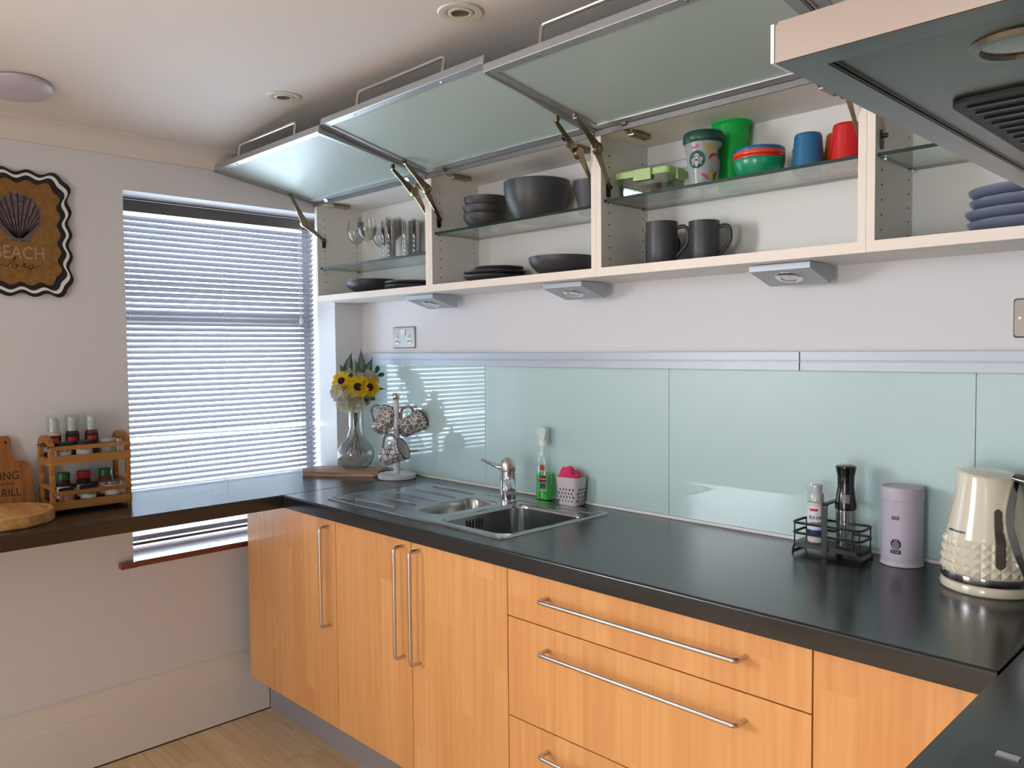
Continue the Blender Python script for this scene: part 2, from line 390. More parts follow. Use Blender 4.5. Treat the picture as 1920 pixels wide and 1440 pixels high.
# ------------------------------------------------------------------ venetian blind
VB = thing('venetian_blind', 'grey aluminium venetian blind hanging in the window recess, slats tilted half open', 'blind', (-.150, (WY0+WY1)/2, .70))
by0, by1 = WY0+.006, WY1-.012
bm = NB(); box(bm, -.172, -.13, by0, by1, 1.925, 1.968, .003); obj('headrail', bm, mat('blind_rail', srgb(92, 88, 84), .4), VB, True)
hl = (by1-by0)/2
bm = NB(); th = math.radians(38); n = 5; pr = []
for i in range(n+1):
    u = -1+2*i/n; s = u*.0125; c = .0022*(1-u*u)
    pr.append((s*math.cos(th)+c*math.sin(th)*-1, s*math.sin(th)+c*math.cos(th)))
pr2 = [(x, z-.0005) for x, z in pr[::-1]]
loft(bm, [[(x, yv, z) for x, z in pr+pr2] for yv in (-hl, hl)])
sl0 = obj('slat', bm, M_slat, VB, sharp=50)
zs = []; z = 1.905
while z > .735: zs.append(z); z -= .0213
for i, z in enumerate(zs):
    s = sl0 if i == 0 else sl0.copy()
    if i: COL.objects.link(s)
    s.parent = VB; s.location = (0, (by0+by1)/2-(WY0+WY1)/2, z-.70)
    if z == min(zs, key=lambda q: abs(q-1.10)): s.rotation_euler = (math.radians(-1.2), math.radians(12), 0)
bm = NB(); box(bm, -.163, -.137, by0, by1, .700, .712, .003); obj('bottom_rail', bm, M_slat, VB, True)
for yv in (by0+.055, (by0+by1)/2, by1-.075):
    bm = NB()
    for dx in (-.0135, .0135): tube(bm, [(-.150+dx, yv, .705), (-.150+dx, yv, 1.93)], .0007, 6)
    obj('ladder_cord', bm, M_white, VB, True)
bm = NB(); tube(bm, [(-.118, by1-.045, 1.93), (-.118, by1-.042, 1.05)], .0032, 8); tube(bm, [(-.118, by1-.045, 1.93), (-.138, by1-.045, 1.94)], .002, 6); obj('tilt_wand', bm, G_tub, VB, True)
bm = NB()
for dy in (.07, .078): tube(bm, [(-.122, by1-dy, 1.93), (-.122, by1-dy-.002, 1.55)], .0009, 6)
lathe(bm, [(0, 1.525), (.007, 1.53), (.008, 1.54), (.005, 1.552), (0, 1.555)], 12, (-.122, by1-.075, 0)); obj('pull_cord', bm, M_white, VB, True)

# ------------------------------------------------------------------ base cabinets
CX = [.075, .689, 1.489, 2.289, 3.05]; ZB = .1727; ZT = H-WT-.003
def handle(p0, p1, m, out=.036, r=.0055):
    p0, p1 = Vector(p0), Vector(p1); d = (p1-p0).normalized(); o_ = Vector((0, -out, 0)); bm = NB()
    tube(bm, fillet([p0, p0+o_, p1+o_, p1], .013), r, 12); return bm
def cabinet(x0, x1, label):
    c = thing('base_cabinet', label, 'cabinet', (x0, YD, ZB), group='beech base cabinets along the sink run')
    bm = NB(); t = .018
    box(bm, x0+.001, x0+t, YD+.021, -.012, ZB+.002, ZT); box(bm, x1-t, x1-.001, YD+.021, -.012, ZB+.002, ZT); box(bm, x0+t, x1-t, YD+.021, -.012, ZB+.002, ZB+t); box(bm, x0+t, x1-t, -.03, -.012, ZB+t, ZT)
    obj('body', bm, mat('cabinet_body', srgb(110, 80, 60), .6), c, True); return c
def front(name, c, x0, x1, z0, z1):
    bm = NB(); box(bm, x0+.0015, x1-.0015, YD, YD+.018, z0+.0015, z1-.0015, .0012); return obj(name, bm, M_beech, c, True)
c = cabinet(CX[0], CX[1], 'corner base cabinet with one beech door beside the window'); d = front('door', c, CX[0], CX[1], ZB, ZT)
obj('handle', handle((.652, YD, .512), (.652, YD, .838), M_steel), M_steel, d, True)
c = cabinet(CX[1], CX[2], 'beech double door cabinet under the sink'); XM = 1.089
for a, b, hx in ((CX[1], XM, 1.055), (XM, CX[2], 1.128)):
    d = front('door', c, a, b, ZB, ZT); obj('handle', handle((hx, YD, .516), (hx, YD, .842), M_steel), M_steel, d, True)
c = cabinet(CX[2], CX[3], 'wide beech drawer unit with three long bar handles')
for a, b, hz in ((.7385, ZT, .811), (.482, .7385, .684), (ZB, .482, .433)):
    d = front('drawer', c, CX[2], CX[3], a, b); obj('handle', handle((1.627, YD, hz), (2.153, YD, hz), M_steel), M_steel, d, True)
c = cabinet(CX[3], CX[4], 'beech corner cabinet below the kettle, no handle'); front('door', c, CX[3], 2.66, ZB, ZT)
bm = NB(); box(bm, .0235, 2.62, YT, YT+.016, .0, ZB-.001); pl = tag(obj('plinth', bm, M_plinth), 'grey kickboard under the beech base cabinets', 'plinth')
bm = NB(); box(bm, 2.62, XR-.01, -1.5, YD-.02, .12, ZT); cb = tag(obj('base_cabinet', bm, M_beech), 'beech cabinet under the hob worktop at the right', 'cabinet', 'beech base cabinets along the sink run')

# ------------------------------------------------------------------ worktops (sink hole cut out)
SX0, SX1, SY0, SY1 = .552, 1.414, -.536, -.076
bm = NB(); z0, z1 = H-WT, H
def wbox(a, b, c, d, nose=False):
    box(bm, a, b, c, d, z0, z1)
xs = [XBAR, SX0+.012, SX1-.012, 2.59]; ys = [YW+.006, SY0+.012, SY1-.012, -.004]
vx = {}
for zi in (z0, z1):
    for i, x in enumerate(xs):
        for j, yv in enumerate(ys): vx[i, j, zi] = bm.verts.new((x, yv, zi))
for i in range(3):
    for j in range(3):
        if (i, j) == (1, 1): continue
        bm.faces.new([vx[i, j, z1], vx[i+1, j, z1], vx[i+1, j+1, z1], vx[i, j+1, z1]]); bm.faces.new([vx[i, j+1, z0], vx[i+1, j+1, z0], vx[i+1, j, z0], vx[i, j, z0]])
for (a, b) in (((1, 1), (2, 1)), ((2, 1), (2, 2)), ((2, 2), (1, 2)), ((1, 2), (1, 1)), ((0, 3), (0, 0)), ((3, 0), (3, 3)), ((0, 3), (1, 3)), ((1, 3), (2, 3)), ((2, 3), (3, 3))):
    try: bm.faces.new([vx[a[0], a[1], z0], vx[b[0], b[1], z0], vx[b[0], b[1], z1], vx[a[0], a[1], z1]])
    except ValueError: pass
prof = [(YW+.006, z1)]+[(YW+.006-.006*math.sin(t), z1-.006+.006*math.cos(t)) for t in [PI/2*i/5 for i in range(1, 6)]]+[(YW, z0+.001), (YW+.006, z0)]
loft(bm, [[(x, yv, z) for yv, z in prof] for x in (XBAR-.0, 2.59)], cap0=False, cap1=False)
bmesh.ops.remove_doubles(bm, verts=bm.verts, dist=1e-5)
tag(obj('worktop', bm, M_work), 'black laminate worktop around the sink, under the splashback', 'worktop')
def edged(poly, name):
    bm = NB(); prism(bm, poly, z0, z1); es = [e for e in bm.edges if abs(e.verts[0].co.z-z1) < 1e-6 and abs(e.verts[1].co.z-z1) < 1e-6]
    bmesh.ops.bevel(bm, geom=es, offset=.005, segments=3, affect='EDGES'); return obj(name, bm, M_work)
g = .0015
tag(edged([(g, -.004), (g, WY1-.003), (-.122, WY1-.003), (-.122, WY0+.003), (g, WY0+.003), (g, -2.4), (XBAR-g, -2.4), (XBAR-g, -.004)], 'breakfast_bar'), 'narrow black worktop running along the wall past the window', 'worktop')
tag(edged([(2.59+g, -.004), (2.59+g, -1.55), (XR-.004, -1.55), (XR-.004, -.004)], 'hob_worktop'), 'black worktop under the kettle and hob at the right', 'worktop')
bm = NB(); prism(bm, rrect(2.635, 3.16, -1.25, -.885, .01), H+.0003, H+.006); hb = thing('hob', 'black glass hob in the right-hand worktop at the bottom right', 'hob', (2.9, -1.07, H+.0003)); obj('hob_glass', bm, M_blackp, hb, True)
bm = NB()
for hx, hy in ((2.77, -1.16), (2.77, -.98), (3.02, -1.16), (3.02, -.98)): lathe(bm, [(.062, H+.0061), (.066, H+.0064), (.070, H+.0061)], 32, (hx, hy, 0))
obj('ring_marking', bm, mat('hob_mark', srgb(120, 120, 120), .4), hb, True)
bm = NB(); box(bm, 2.665, 2.69, -.905, -.892, H+.006, H+.008); box(bm, 2.70, 2.74, -.905, -.892, H+.006, H+.008); obj('control_mark', bm, M_steel, hb, True)
# jointing strip between the worktops
bm = NB(); box(bm, 2.588, 2.5915, -.6, -.05, H+.0001, H+.0008); tag(obj('joint_strip', bm, M_black), 'thin joint between the two black worktops by the kettle', 'strip')
# white sealant bead along splashback
bm = NB(); box(bm, .003, XR-.004, -.0125, -.0035, H+.0002, H+.009, .002); tag(obj('sealant_bead', bm, M_white), 'white sealant strip where the splashback meets the worktop', 'trim')

# ------------------------------------------------------------------ splashback
SB = thing('splashback', 'pale mint glass splashback of four panels behind the sink', 'splashback', (0, -.006, .92))
for a, b in ((.002, .784), (.784, 1.58), (1.58, 2.39), (2.39, XR-.003)):
    bm = NB(); box(bm, a+.0008, b-.0008, -.0068, -.0008, .9195, 1.358, .0005); obj('glass_panel', bm, M_splash, SB, True)
RL = thing('rail_strip', 'brushed aluminium rail along the top of the glass splashback', 'rail', (0, -.012, 1.352))
for a, b in ((.002, 1.985), (1.9875, XR-.003)):
    bm = NB(); box(bm, a, b, -.020, -.0008, 1.3515, 1.3745, .001); box(bm, a, b, -.017, -.0008, 1.3745, 1.3775); box(bm, a, b, -.020, -.0008, 1.3775, 1.4005, .001)
    obj('rail_section', bm, M_rail, RL, True)

# ------------------------------------------------------------------ sockets
def socket(x0, x1, z0, z1, label, nm='double_socket'):
    s = thing(nm, label, 'socket', ((x0+x1)/2, 0, (z0+z1)/2)); cx, cz = (x0+x1)/2, (z0+z1)/2
    M = Matrix(((1, 0, 0, 0), (0, 0, -1, 0), (0, 1, 0, 0), (0, 0, 0, 1)))
    bm = NB(); loft(bm, [[(x, -d, z) for x, z in rrect(x0+i, x1-i, z0+i, z1-i, .006)] for d, i in ((.0005, 0), (.005, 0), (.008, .003))]); obj('plate', bm, mat('dark_steel', srgb(140, 134, 128), .3, .9), s, True)
    return s, cx, cz
s, cx, cz = socket(.226, .372, 1.421, 1.507, 'steel double socket with white inserts on the wall above the flowers')
for dx in (-.040, .040):
    bm = NB(); box(bm, cx+dx-.006, cx+dx+.006, -.0092, -.007, cz-.018, cz+.016, .001); box(bm, cx+dx-.018, cx+dx+.018, -.0092, -.007, cz-.026, cz-.010, .001); obj('outlet', bm, M_white, s, True)
    bm = NB(); box(bm, cx+dx-.0022, cx+dx+.0022, -.0097, -.009, cz-.001, cz+.010)
    for e in (-.011, .011): box(bm, cx+dx+e-.003, cx+dx+e+.003, -.0097, -.009, cz-.020, cz-.016)
    obj('slot', bm, M_black, s, True)
for dx in (-.007, .007):
    bm = NB(); box(bm, cx+dx-.006, cx+dx+.006, -.0108, -.007, cz+.008, cz+.032, .0015); obj('switch', bm, M_white, s, True)
s, cx, cz = socket(2.459, 2.605, 1.428, 1.512, 'brushed steel socket plate on the wall above the kettle, cut by the photo edge')
bm = NB(); cyl(bm, .0035, .008, .0095, 12, (2.472, 0, cz), 0, Matrix.Rotation(PI/2, 4, 'X')); obj('screw', bm, M_chrome, s, True)

# ------------------------------------------------------------------ sink
SK = thing('sink', 'stainless steel inset sink with drainer and two bowls', 'sink', (.98, -.3, H))
bowls = (('small_bowl', .905, 1.055, -.455, -.185, .040, .085), ('large_bowl', 1.092, 1.392, -.500, -.150, .050, .165))
bm = NB()
# deck as a grid so the bowls are real holes
rim = rrect(SX0, SX1, SY0, SY1, .012, 4)
outer = [bm.verts.new((x, y, H+.0005)) for x, y in rim]
r2 = [bm.verts.new((x, y, H+.005)) for x, y in rrect(SX0+.003, SX1-.003, SY0+.003, SY1-.003, .011, 4)]
r3 = [bm.verts.new((x, y, H+.005)) for x, y in rrect(SX0+.011, SX1-.011, SY0+.011, SY1-.011, .010, 4)]
r4 = [bm.verts.new((x, y, H+.0028)) for x, y in rrect(SX0+.015, SX1-.015, SY0+.015, SY1-.015, .009, 4)]
for a, b in ((outer, r2), (r2, r3), (r3, r4)):
    for i in range(len(a)): bm.faces.new((a[i], a[(i+1) % len(a)], b[(i+1) % len(a)], b[i]))
holes = []
for nm, a, b, c, d, r, dp in bowls: holes.append([bm.verts.new((x, y, H+.0028)) for x, y in rrect(a, b, c, d, r, 6)])
ed = []
for lp in [r4]+holes:
    for i in range(len(lp)):
        e = bm.edges.get((lp[i], lp[(i+1) % len(lp)])) or bm.edges.new((lp[i], lp[(i+1) % len(lp)])); ed.append(e)
bmesh.ops.triangle_fill(bm, edges=ed, use_beauty=True, use_dissolve=False, normal=(0, 0, 1))
obj('deck', bm, M_sink, SK, True, fix=True)
for nm, a, b, c, d, r, dp in bowls:
    bm = NB(); rings = []
    for i, (ins, dz) in enumerate(((0, 0), (.003, -.004), (.005, -.012), (.010, -dp*.6), (.014, -dp+.03), (.022, -dp+.010), (.040, -dp))):
        rings.append([(x, y, H+.0028+dz) for x, y in rrect(a+ins, b-ins, c+ins, d-ins, max(r-ins*.5, .01), 6)])
    loft(bm, rings, cap0=False); bo = obj(nm, bm, M_sink, SK, True, sharp=60)
    bm = NB(); lathe(bm, [(0, .002), (.016, .002), (.024, .003), (.030, .0015)], 24, ((a+b)/2, (c+d)/2, H+.003-dp)); obj('drain', bm, M_chrome, bo, True)
bm = NB()
for i in range(5): box(bm, 1.1045, 1.106, -.375+i*.013, -.369+i*.013, H-.045, H-.020)
obj('overflow_slots', bm, M_black, SK, True)
for i in range(5):
    yv = -.475+i*.083
    bm = NB(); prism(bm, rrect(.645, .865, yv-.0042, yv+.0042, .004, 4), H+.0022, H+.0066)
    for v in bm.verts:
        if v.co.z > H+.005: v.co.y = yv+(v.co.y-yv)*.35
    obj('drainer_ridge', bm, M_sink, SK, True)
bm = NB(); box(bm, .90, 1.385, -.122, -.116, H+.0024, H+.0044, .0008); obj('tap_ledge', bm, M_sink, SK, True)

TP = thing('mixer_tap', 'chrome single-lever mixer tap behind the small sink bowl', 'tap', (1.048, -.152, H+.003), rz=0)
bm = NB(); lathe(bm, [(0, 0), (.030, 0), (.030, .004), (.026, .008), (.0255, .05), (.024, .095), (.024, .1)], 32); obj('tap_body', bm, M_chrome, TP)
bm = NB(); lathe(bm, [(.0245, .099), (.0255, .103), (.0255, .117), (.023, .130), (.016, .140), (.006, .145), (0, .1455)], 32); hd = obj('lever_cap', bm, M_steel, TP)
bm = NB(); rings = []
dv = Vector((-.80, -.60, 0)).normalized(); sv = Vector((-dv.y, dv.x, 0))
for s_, w_, t_, zz in ((0.00, .017, .012, .110), (.03, .016, .010, .114), (.055, .013, .007, .124), (.080, .011, .0055, .135), (.088, .009, .004, .138)):
    p = dv*s_+Vector((0, 0, zz)); rings.append([tuple(p+sv*math.cos(a)*w_+Vector((0, 0, 1))*math.sin(a)*t_) for a in [2*PI*k/16 for k in range(16)]])
loft(bm, rings); obj('lever', bm, M_chrome, TP)
bm = NB(); rings = []; dv = Vector((.76, -.65, 0)).normalized(); sv = Vector((-dv.y, dv.x, 0))
for s_, w_, t_, zz in ((0.01, .016, .018, .072), (.05, .0155, .015, .075), (.10, .015, .013, .076), (.135, .0145, .012, .070), (.150, .014, .010, .058)):
    p = dv*s_+Vector((0, 0, zz)); rings.append([tuple(p+sv*math.cos(a)*w_+Vector((0, 0, 1))*math.sin(a)*t_) for a in [2*PI*k/16 for k in range(16)]])
loft(bm, rings); obj('spout', bm, M_chrome, TP)

# ------------------------------------------------------------------ upper cabinets
UX = [0.003, .7446, 1.4892, 2.2338, 2.9784]; UY = -.228; UZ0, UZ1 = 1.614, 2.022
HP = math.radians
shz = [1.754, 1.817, 1.827, 1.824]
clab = ['first wall cabinet by the window, holding wine glasses', 'second wall cabinet, holding charcoal bowls under a raised flap', 'third wall cabinet, holding colourful cups and a green tumbler', 'fourth wall cabinet at the right, partly hidden by the extractor hood']
angs = [9.5, 12.0, 8.5, 9.0]
CABS = []
def arm(c, x, sd, hid=False):
    """folding stay from the side panel up to the flap; sd=+1 for a left panel"""
    E = Vector((x+sd*.010, -.198, 1.862)); P = Vector((x+sd*.014, -.262, 1.957)); T = Vector((x+sd*.014, -.352, 2.026))
    return E, P, T
for ci in range(4):
    x0, x1 = UX[ci], UX[ci+1]; t = .018; sz = shz[ci]
    c = thing('wall_cabinet', 'white '+clab[ci], 'cabinet', (x0, UY, UZ0), group='white wall cabinets with lift-up flaps'); CABS.append(c)
    for nm, b in (('side_panel', (x0+.0003, x0+t, UY, -.001, UZ0, UZ1)), ('side_panel', (x1-t, x1-.0003, UY, -.001, UZ0, UZ1)), ('bottom_panel', (x0+t, x1-t, UY, -.001, UZ0, UZ0+.024)), ('top_panel', (x0+t, x1-t, UY, -.001, UZ1-.018, UZ1)), ('back_panel', (x0+t, x1-t, -.010, -.001, UZ0+.024, UZ1-.018))):
        bm = NB(); box(bm, *b)
        bm.faces.ensure_lookup_table()
        for f in bm.faces:
            if f.calc_center_median().y < UY+.0001: f.material_index = 1
        obj(nm, bm, [M_lam, M_lamedge], c, True)
    bm = NB(); box(bm, x0+t+.001, x1-t-.001, UY+.012, -.012, sz-.008, sz)
    for f in bm.faces:
        if abs(f.normal.z) < .5 : f.material_index = 1
    bmesh.ops.recalc_face_normals(bm, faces=bm.faces)
    for f in bm.faces:
        if abs(f.normal.z) > .5: f.material_index = 0
        else: f.material_index = 1
    sh = obj('glass_shelf', bm, [G_shelf, G_edge], c, True)
    for px_ in (x0+t, x1-t):
        sd = 1 if px_ < (x0+x1)/2 else -1
        for py_ in (UY+.03, -.035):
            bm = NB(); box(bm, min(px_, px_+sd*.012), max(px_, px_+sd*.012), py_-.005, py_+.005, sz-.014, sz-.0082, .001); obj('shelf_pin', bm, M_chrome, c, True)
        bm = NB()
        for py_ in (UY+.037, -.035):
            zz = UZ0+.05
            while zz < UZ1-.05:
                if abs(zz-sz) > .02: cyl(bm, .0025, 0, .0006, 8, (px_, py_, zz), 0, Matrix.Rotation(PI/2*sd, 4, 'Y'))
                zz += .032
        obj('pin_holes', bm, M_dark, c, True)
    # flap: hinged along the front top edge, swung just above horizontal
    a = HP(angs[ci]); hy, hz = UY-.004, UZ1-.006; L_ = .427; fw = x1-x0-.003
    yv = Vector((0, -math.cos(a), math.sin(a))); nv = Vector((0, -math.sin(a), -math.cos(a)))   # out along flap, inner-face normal (down)
    FM = Matrix(((1, 0, 0, x0+.0015), (0, yv.y, -nv.y, hy), (0, yv.z, -nv.z, hz), (0, 0, 0, 1)))  # local x, along, up (outer face)
    def fp(bm):
        for v in bm.verts: v.co = FM @ v.co
        return bm
    fr = .030; th = .021
    bm = NB()
    for b in ((0, fr, 0, L_), (fw-fr, fw, 0, L_), (fr, fw-fr, 0, fr), (fr, fw-fr, L_-fr*.75, L_)): box(bm, b[0], b[1], b[2], b[3], 0, th, .0012)
    for b in ((fr*.0+.002, .006, .002, L_-.002), (fw-.006, fw-.002, .002, L_-.002)): box(bm, b[0], b[1], b[2], b[3], -.004, 0)
    fl_ = obj('flap', fp(bm), M_alu, c, True)
    bm = NB(); box(bm, fr-.002, fw-fr+.002, fr-.002, L_-fr*.75+.002, .004, .010); obj('frosted_pane', fp(bm), M_frost, fl_, True)
    bm = NB(); hx0, hx1 = fw*.235, fw*.765
    tube(bm, fillet([(hx0, L_-.013, th), (hx0, L_-.013, th+.050), (hx1, L_-.013, th+.050), (hx1, L_-.013, th)], .010), .0052, 10); obj('handle', fp(bm), M_steel, fl_, True)
    bm = NB()
    for hx in (hx0, hx1): cyl(bm, .0038, -.0015, .0005, 10, (hx, L_-.012, 0))
    obj('screw', fp(bm), M_chrome, fl_, True)
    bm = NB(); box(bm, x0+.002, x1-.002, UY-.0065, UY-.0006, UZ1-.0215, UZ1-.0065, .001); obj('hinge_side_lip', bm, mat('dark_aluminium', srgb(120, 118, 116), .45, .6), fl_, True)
    # hinges under the top panel
    for hx in (x0+.105, x1-.105):
        bm = NB(); box(bm, hx-.012, hx+.012, UY+.020, UY+.098, UZ1-.033, UZ1-.0185, .003); box(bm, hx-.016, hx+.016, UY+.035, UY+.062, UZ1-.022, UZ1-.0185, .001)
        cyl(bm, .004, 0, .004, 10, (hx, UY+.078, UZ1-.037)); obj('hinge', bm, M_bronze, c, True)
        bm = NB(); loft(bm, [[(hx-.009, y_, z_), (hx+.009, y_, z_), (hx+.009, y_, z_+.006), (hx-.009, y_, z_+.006)] for y_, z_ in ((UY+.024, UZ1-.030), (UY+.006, UZ1-.026), (UY-.012, UZ1-.008), (UY-.022, UZ1+.004))]); box(bm, hx-.015, hx+.015, UY-.03, UY-.012, UZ1-.000, UZ1+.010, .002); obj('hinge_link', bm, M_chrome, c, True)
    # stays
    for px_, sd in ((x0+t, 1), (x1-t, -1)):
        E, P, T = arm(c, px_, sd); P = Vector((P.x, -.296, 1.926)) if ci == 0 and sd == 1 else P; T = Vector((T.x, T.y, hz+(hy-T.y)*math.tan(a)-.012))
        bm = NB()
        def flat(A, B, w0, w1, dx, tk=.003):
            A, B = Vector(A), Vector(B); d = (B-A).normalized(); n_ = Vector((0, -d.z, d.y)); rings = []
            for s_, w_ in ((0, w0*.7), (.08, w0), (.5, (w0+w1)*.42), (.85, w1*.95), (1, w1)):
                p = A+(B-A)*s_; rings.append([tuple(p+n_*w_+Vector((dx, 0, 0))), tuple(p-n_*w_+Vector((dx, 0, 0))), tuple(p-n_*w_+Vector((dx+tk*sd, 0, 0))), tuple(p+n_*w_+Vector((dx+tk*sd, 0, 0)))])
            loft(bm, rings)
        flat(T, P, .0065, .014, .004*sd); st = obj('stay_upper_arm', bm, M_bronze, c, True)
        bm = NB(); flat(E, P, .0055, .013, -.003*sd); obj('stay_lower_arm', bm, M_bronze, c, True)
        bm = NB(); M = Matrix.Rotation(PI/2*sd, 4, 'Y')
        lathe(bm, [(0, -.006), (.015, -.006), (.017, -.004), (.017, .001), (.0155, .0015), (.017, .002), (.017, .008), (.015, .010), (.008, .010), (.007, .0085), (.004, .0085), (.003, .0105), (0, .0105)], 28, P, 0, M); obj('stay_pivot', bm, M_bronze, c, True)
        bm = NB(); M3 = Matrix(((0, 0, sd, px_), (1, 0, 0, E.y), (0, 1, 0, E.z-.004), (0, 0, 0, 1)))
        prism(bm, rrect(-.008, .008, -.024, .018, .0075, 5), .0003, .004, 0, M3); cyl(bm, .005, 0, .014, 12, (px_, E.y, E.z), 0, M); obj('stay_bracket', bm, mat('dark_nickel', srgb(84, 78, 68), .35, 1), c, True)
        bm = NB(); cyl(bm, .005, -.004, .010, 12, T, 0, M); box(bm, T.x-.004, T.x+.004, T.y-.006, T.y+.006, T.z, T.z+.012); obj('stay_bracket', bm, M_bronze, c, True)
# wedge lights fixed below
for xa, label in ((.530, 'nearest the window'), (1.225, 'middle one'), (1.925, 'nearest the extractor hood')):
    l = thing('under_cabinet_light', 'grey wedge-shaped lamp under the wall cabinets, '+label, 'lamp', (xa, -.1, UZ0-.001), group='wedge lamps under the wall cabinets')
    xb = xa+.155; pr = [(-.165, UZ0-.0015), (-.165, UZ0-.016), (-.060, UZ0-.046), (-.050, UZ0-.046), (-.050, UZ0-.0015)]
    bm = NB(); loft(bm, [[(x, y, z) for y, z in pr] for x in (xa, xb)]); box(bm, xa-.001, xb+.001, -.1665, -.164, UZ0-.0125, UZ0-.0115); obj('housing', bm, M_rail, l, True)
    bm = NB(); ang = math.atan2(.030, .105); M = Matrix.Rotation(-ang, 4, 'X')
    lathe(bm, [(.020, -.0035), (.030, -.0035), (.033, -.0015), (.033, .001)], 28, ((xa+xb)/2, -.112, UZ0-.031), 0, M); obj('bezel', bm, M_chrome, l, True)
    bm = NB(); lathe(bm, [(0, -.0020), (.021, -.0020), (.021, 0)], 28, ((xa+xb)/2, -.112, UZ0-.031), 0, M); obj('lens', bm, M_white, l, True)
# ------------------------------------------------------------------ crockery
def bowl_prof(r, h, foot=.5, t=.005, curve=1.0):
    out = []; inn = []
    for i in range(9):
        u = i/8; rr = r*(foot+(1-foot)*math.sin(u*PI/2)**curve); out.append((rr, h*u**1.25))
    rim_ = [(r, h), (r-t*.5, h+.001), (r-t, h)]
    for i in range(8, -1, -1):
        u = i/8; rr = r*(foot+(1-foot)*math.sin(u*PI/2)**curve)-t; inn.append((max(rr, 0), max(h*u**1.25, t)))
    return [(0, 0.001), (r*foot*.8, 0.001), (r*foot*.85, 0)]+out[:-1]+rim_+inn[1:]+[(0, t)]
def dish(name, r, h, m, label, cat, loc, foot=.5, t=.005, group=None, tilt=None, seg=48):
    bm = NB(); lathe(bm, bowl_prof(r, h, foot, t), seg); o = tag(obj(name, bm, m, sharp=50), label, cat, group); o.location = loc
    if tilt: o.rotation_euler = tilt
    return o
def cp(o, loc, label, sc=None):
    c_ = o.copy(); COL.objects.link(c_); c_.location = loc; c_['label'] = label
    if sc: c_.scale = sc
    return c_
ZF = UZ0+.0245     # cabinet floor
g_ = 'charcoal stoneware in the wall cabinets'
# cabinet 1 floor
dish('pasta_bowl', .098, .046, M_char, 'charcoal bowl on the floor of the first wall cabinet, lower of two', 'bowl', (.235, -.118, ZF), .42, group=g_)
dish('pasta_bowl', .098, .026, M_char, 'charcoal shallow bowl nested on top of the bowl below the wine glasses', 'bowl', (.240, -.118, ZF+.028), .45, group=g_)
p = dish('dinner_plate', .100, .016, M_char, 'charcoal plate beside the pasta bowls, lower of two', 'plate', (.500, -.118, ZF), .62, .004, g_)
cp(p, (.500, -.118, ZF+.0145), 'charcoal plate beside the pasta bowls, upper of two')
# cabinet 2
S = shz[1]+.0004
for i, (dx, lb) in enumerate(((.0, 'lowest'), (-.002, 'middle one'), (.004, 'topmost'))):
    dish('cereal_bowl', .076, .052, M_char, 'charcoal cereal bowl in the stack of three on the second glass shelf, '+lb, 'bowl', (.905+dx, -.108, S+i*.0285), .48, group='stack of three charcoal cereal bowls')
dish('serving_bowl', .106, .124, M_char, 'large deep charcoal serving bowl on the second glass shelf', 'bowl', (1.153, -.114, S), .62, .006)
for i, lb in enumerate(('lower', 'upper')):
    bm = NB(); lathe(bm, [(0, 0), (.030, 0), (.034, .004), (.044, .055), (.050, .075), (.051, .082), (.048, .082), (.040, .055), (.031, .008), (0, .006)], 36)
    o = tag(obj('dessert_bowl', bm, M_char, sharp=50), 'tall charcoal bowl right of the large serving bowl, %s of two nested' % lb, 'bowl', g_); o.location = (1.357, -.095, S+i*.018)
p = dish('side_plate', .106, .020, M_char, 'charcoal plate at the bottom of the pile in the second wall cabinet', 'plate', (.955, -.115, ZF), .6, .004, g_)
cp(p, (.955, -.115, ZF+.016), 'charcoal plate in the middle of the pile in the second wall cabinet')
cp(p, (.975, -.112, ZF+.032), 'smaller charcoal plate on top of the pile in the second wall cabinet', (.78, .78, .8))
dish('salad_bowl', .105, .056, M_char, 'wide shallow charcoal bowl standing right of the plate pile', 'bowl', (1.262, -.116, ZF), .55, .005)
# cabinet 3: mugs
def mug(label, loc, rz, r=.040, h=.100):
    m_ = thing('mug', label, 'mug', loc, rz, 'charcoal mugs in the third wall cabinet')
    bm = NB(); lathe(bm, [(0, .002), (r*.78, .002), (r*.84, 0), (r*.92, .006), (r*.98, h*.35), (r, h*.7), (r*.99, h), (r*.96, h+.001), (r*.93, h), (r*.93, h*.6), (r*.85, .01), (0, .007)], 40); obj('cup', bm, M_char, m_, sharp=50)
    bm = NB(); tube(bm, fillet([(r*.93, 0, h*.86), (r+.026, 0, h*.90), (r+.030, 0, h*.50), (r*.90, 0, h*.16)], .018, 6), .0055, 12); obj('handle', bm, M_char, m_); return m_
mug('charcoal mug in front, left of the pair below the glass shelf', (1.655, -.150, ZF), .35, .043, .114)
mug('charcoal mug right of the front mug, its handle to the right', (1.757, -.102, ZF), .35, .041, .110)
mug('charcoal mug half hidden behind the left front mug', (1.596, -.080, ZF), 1.2, .038, .105)
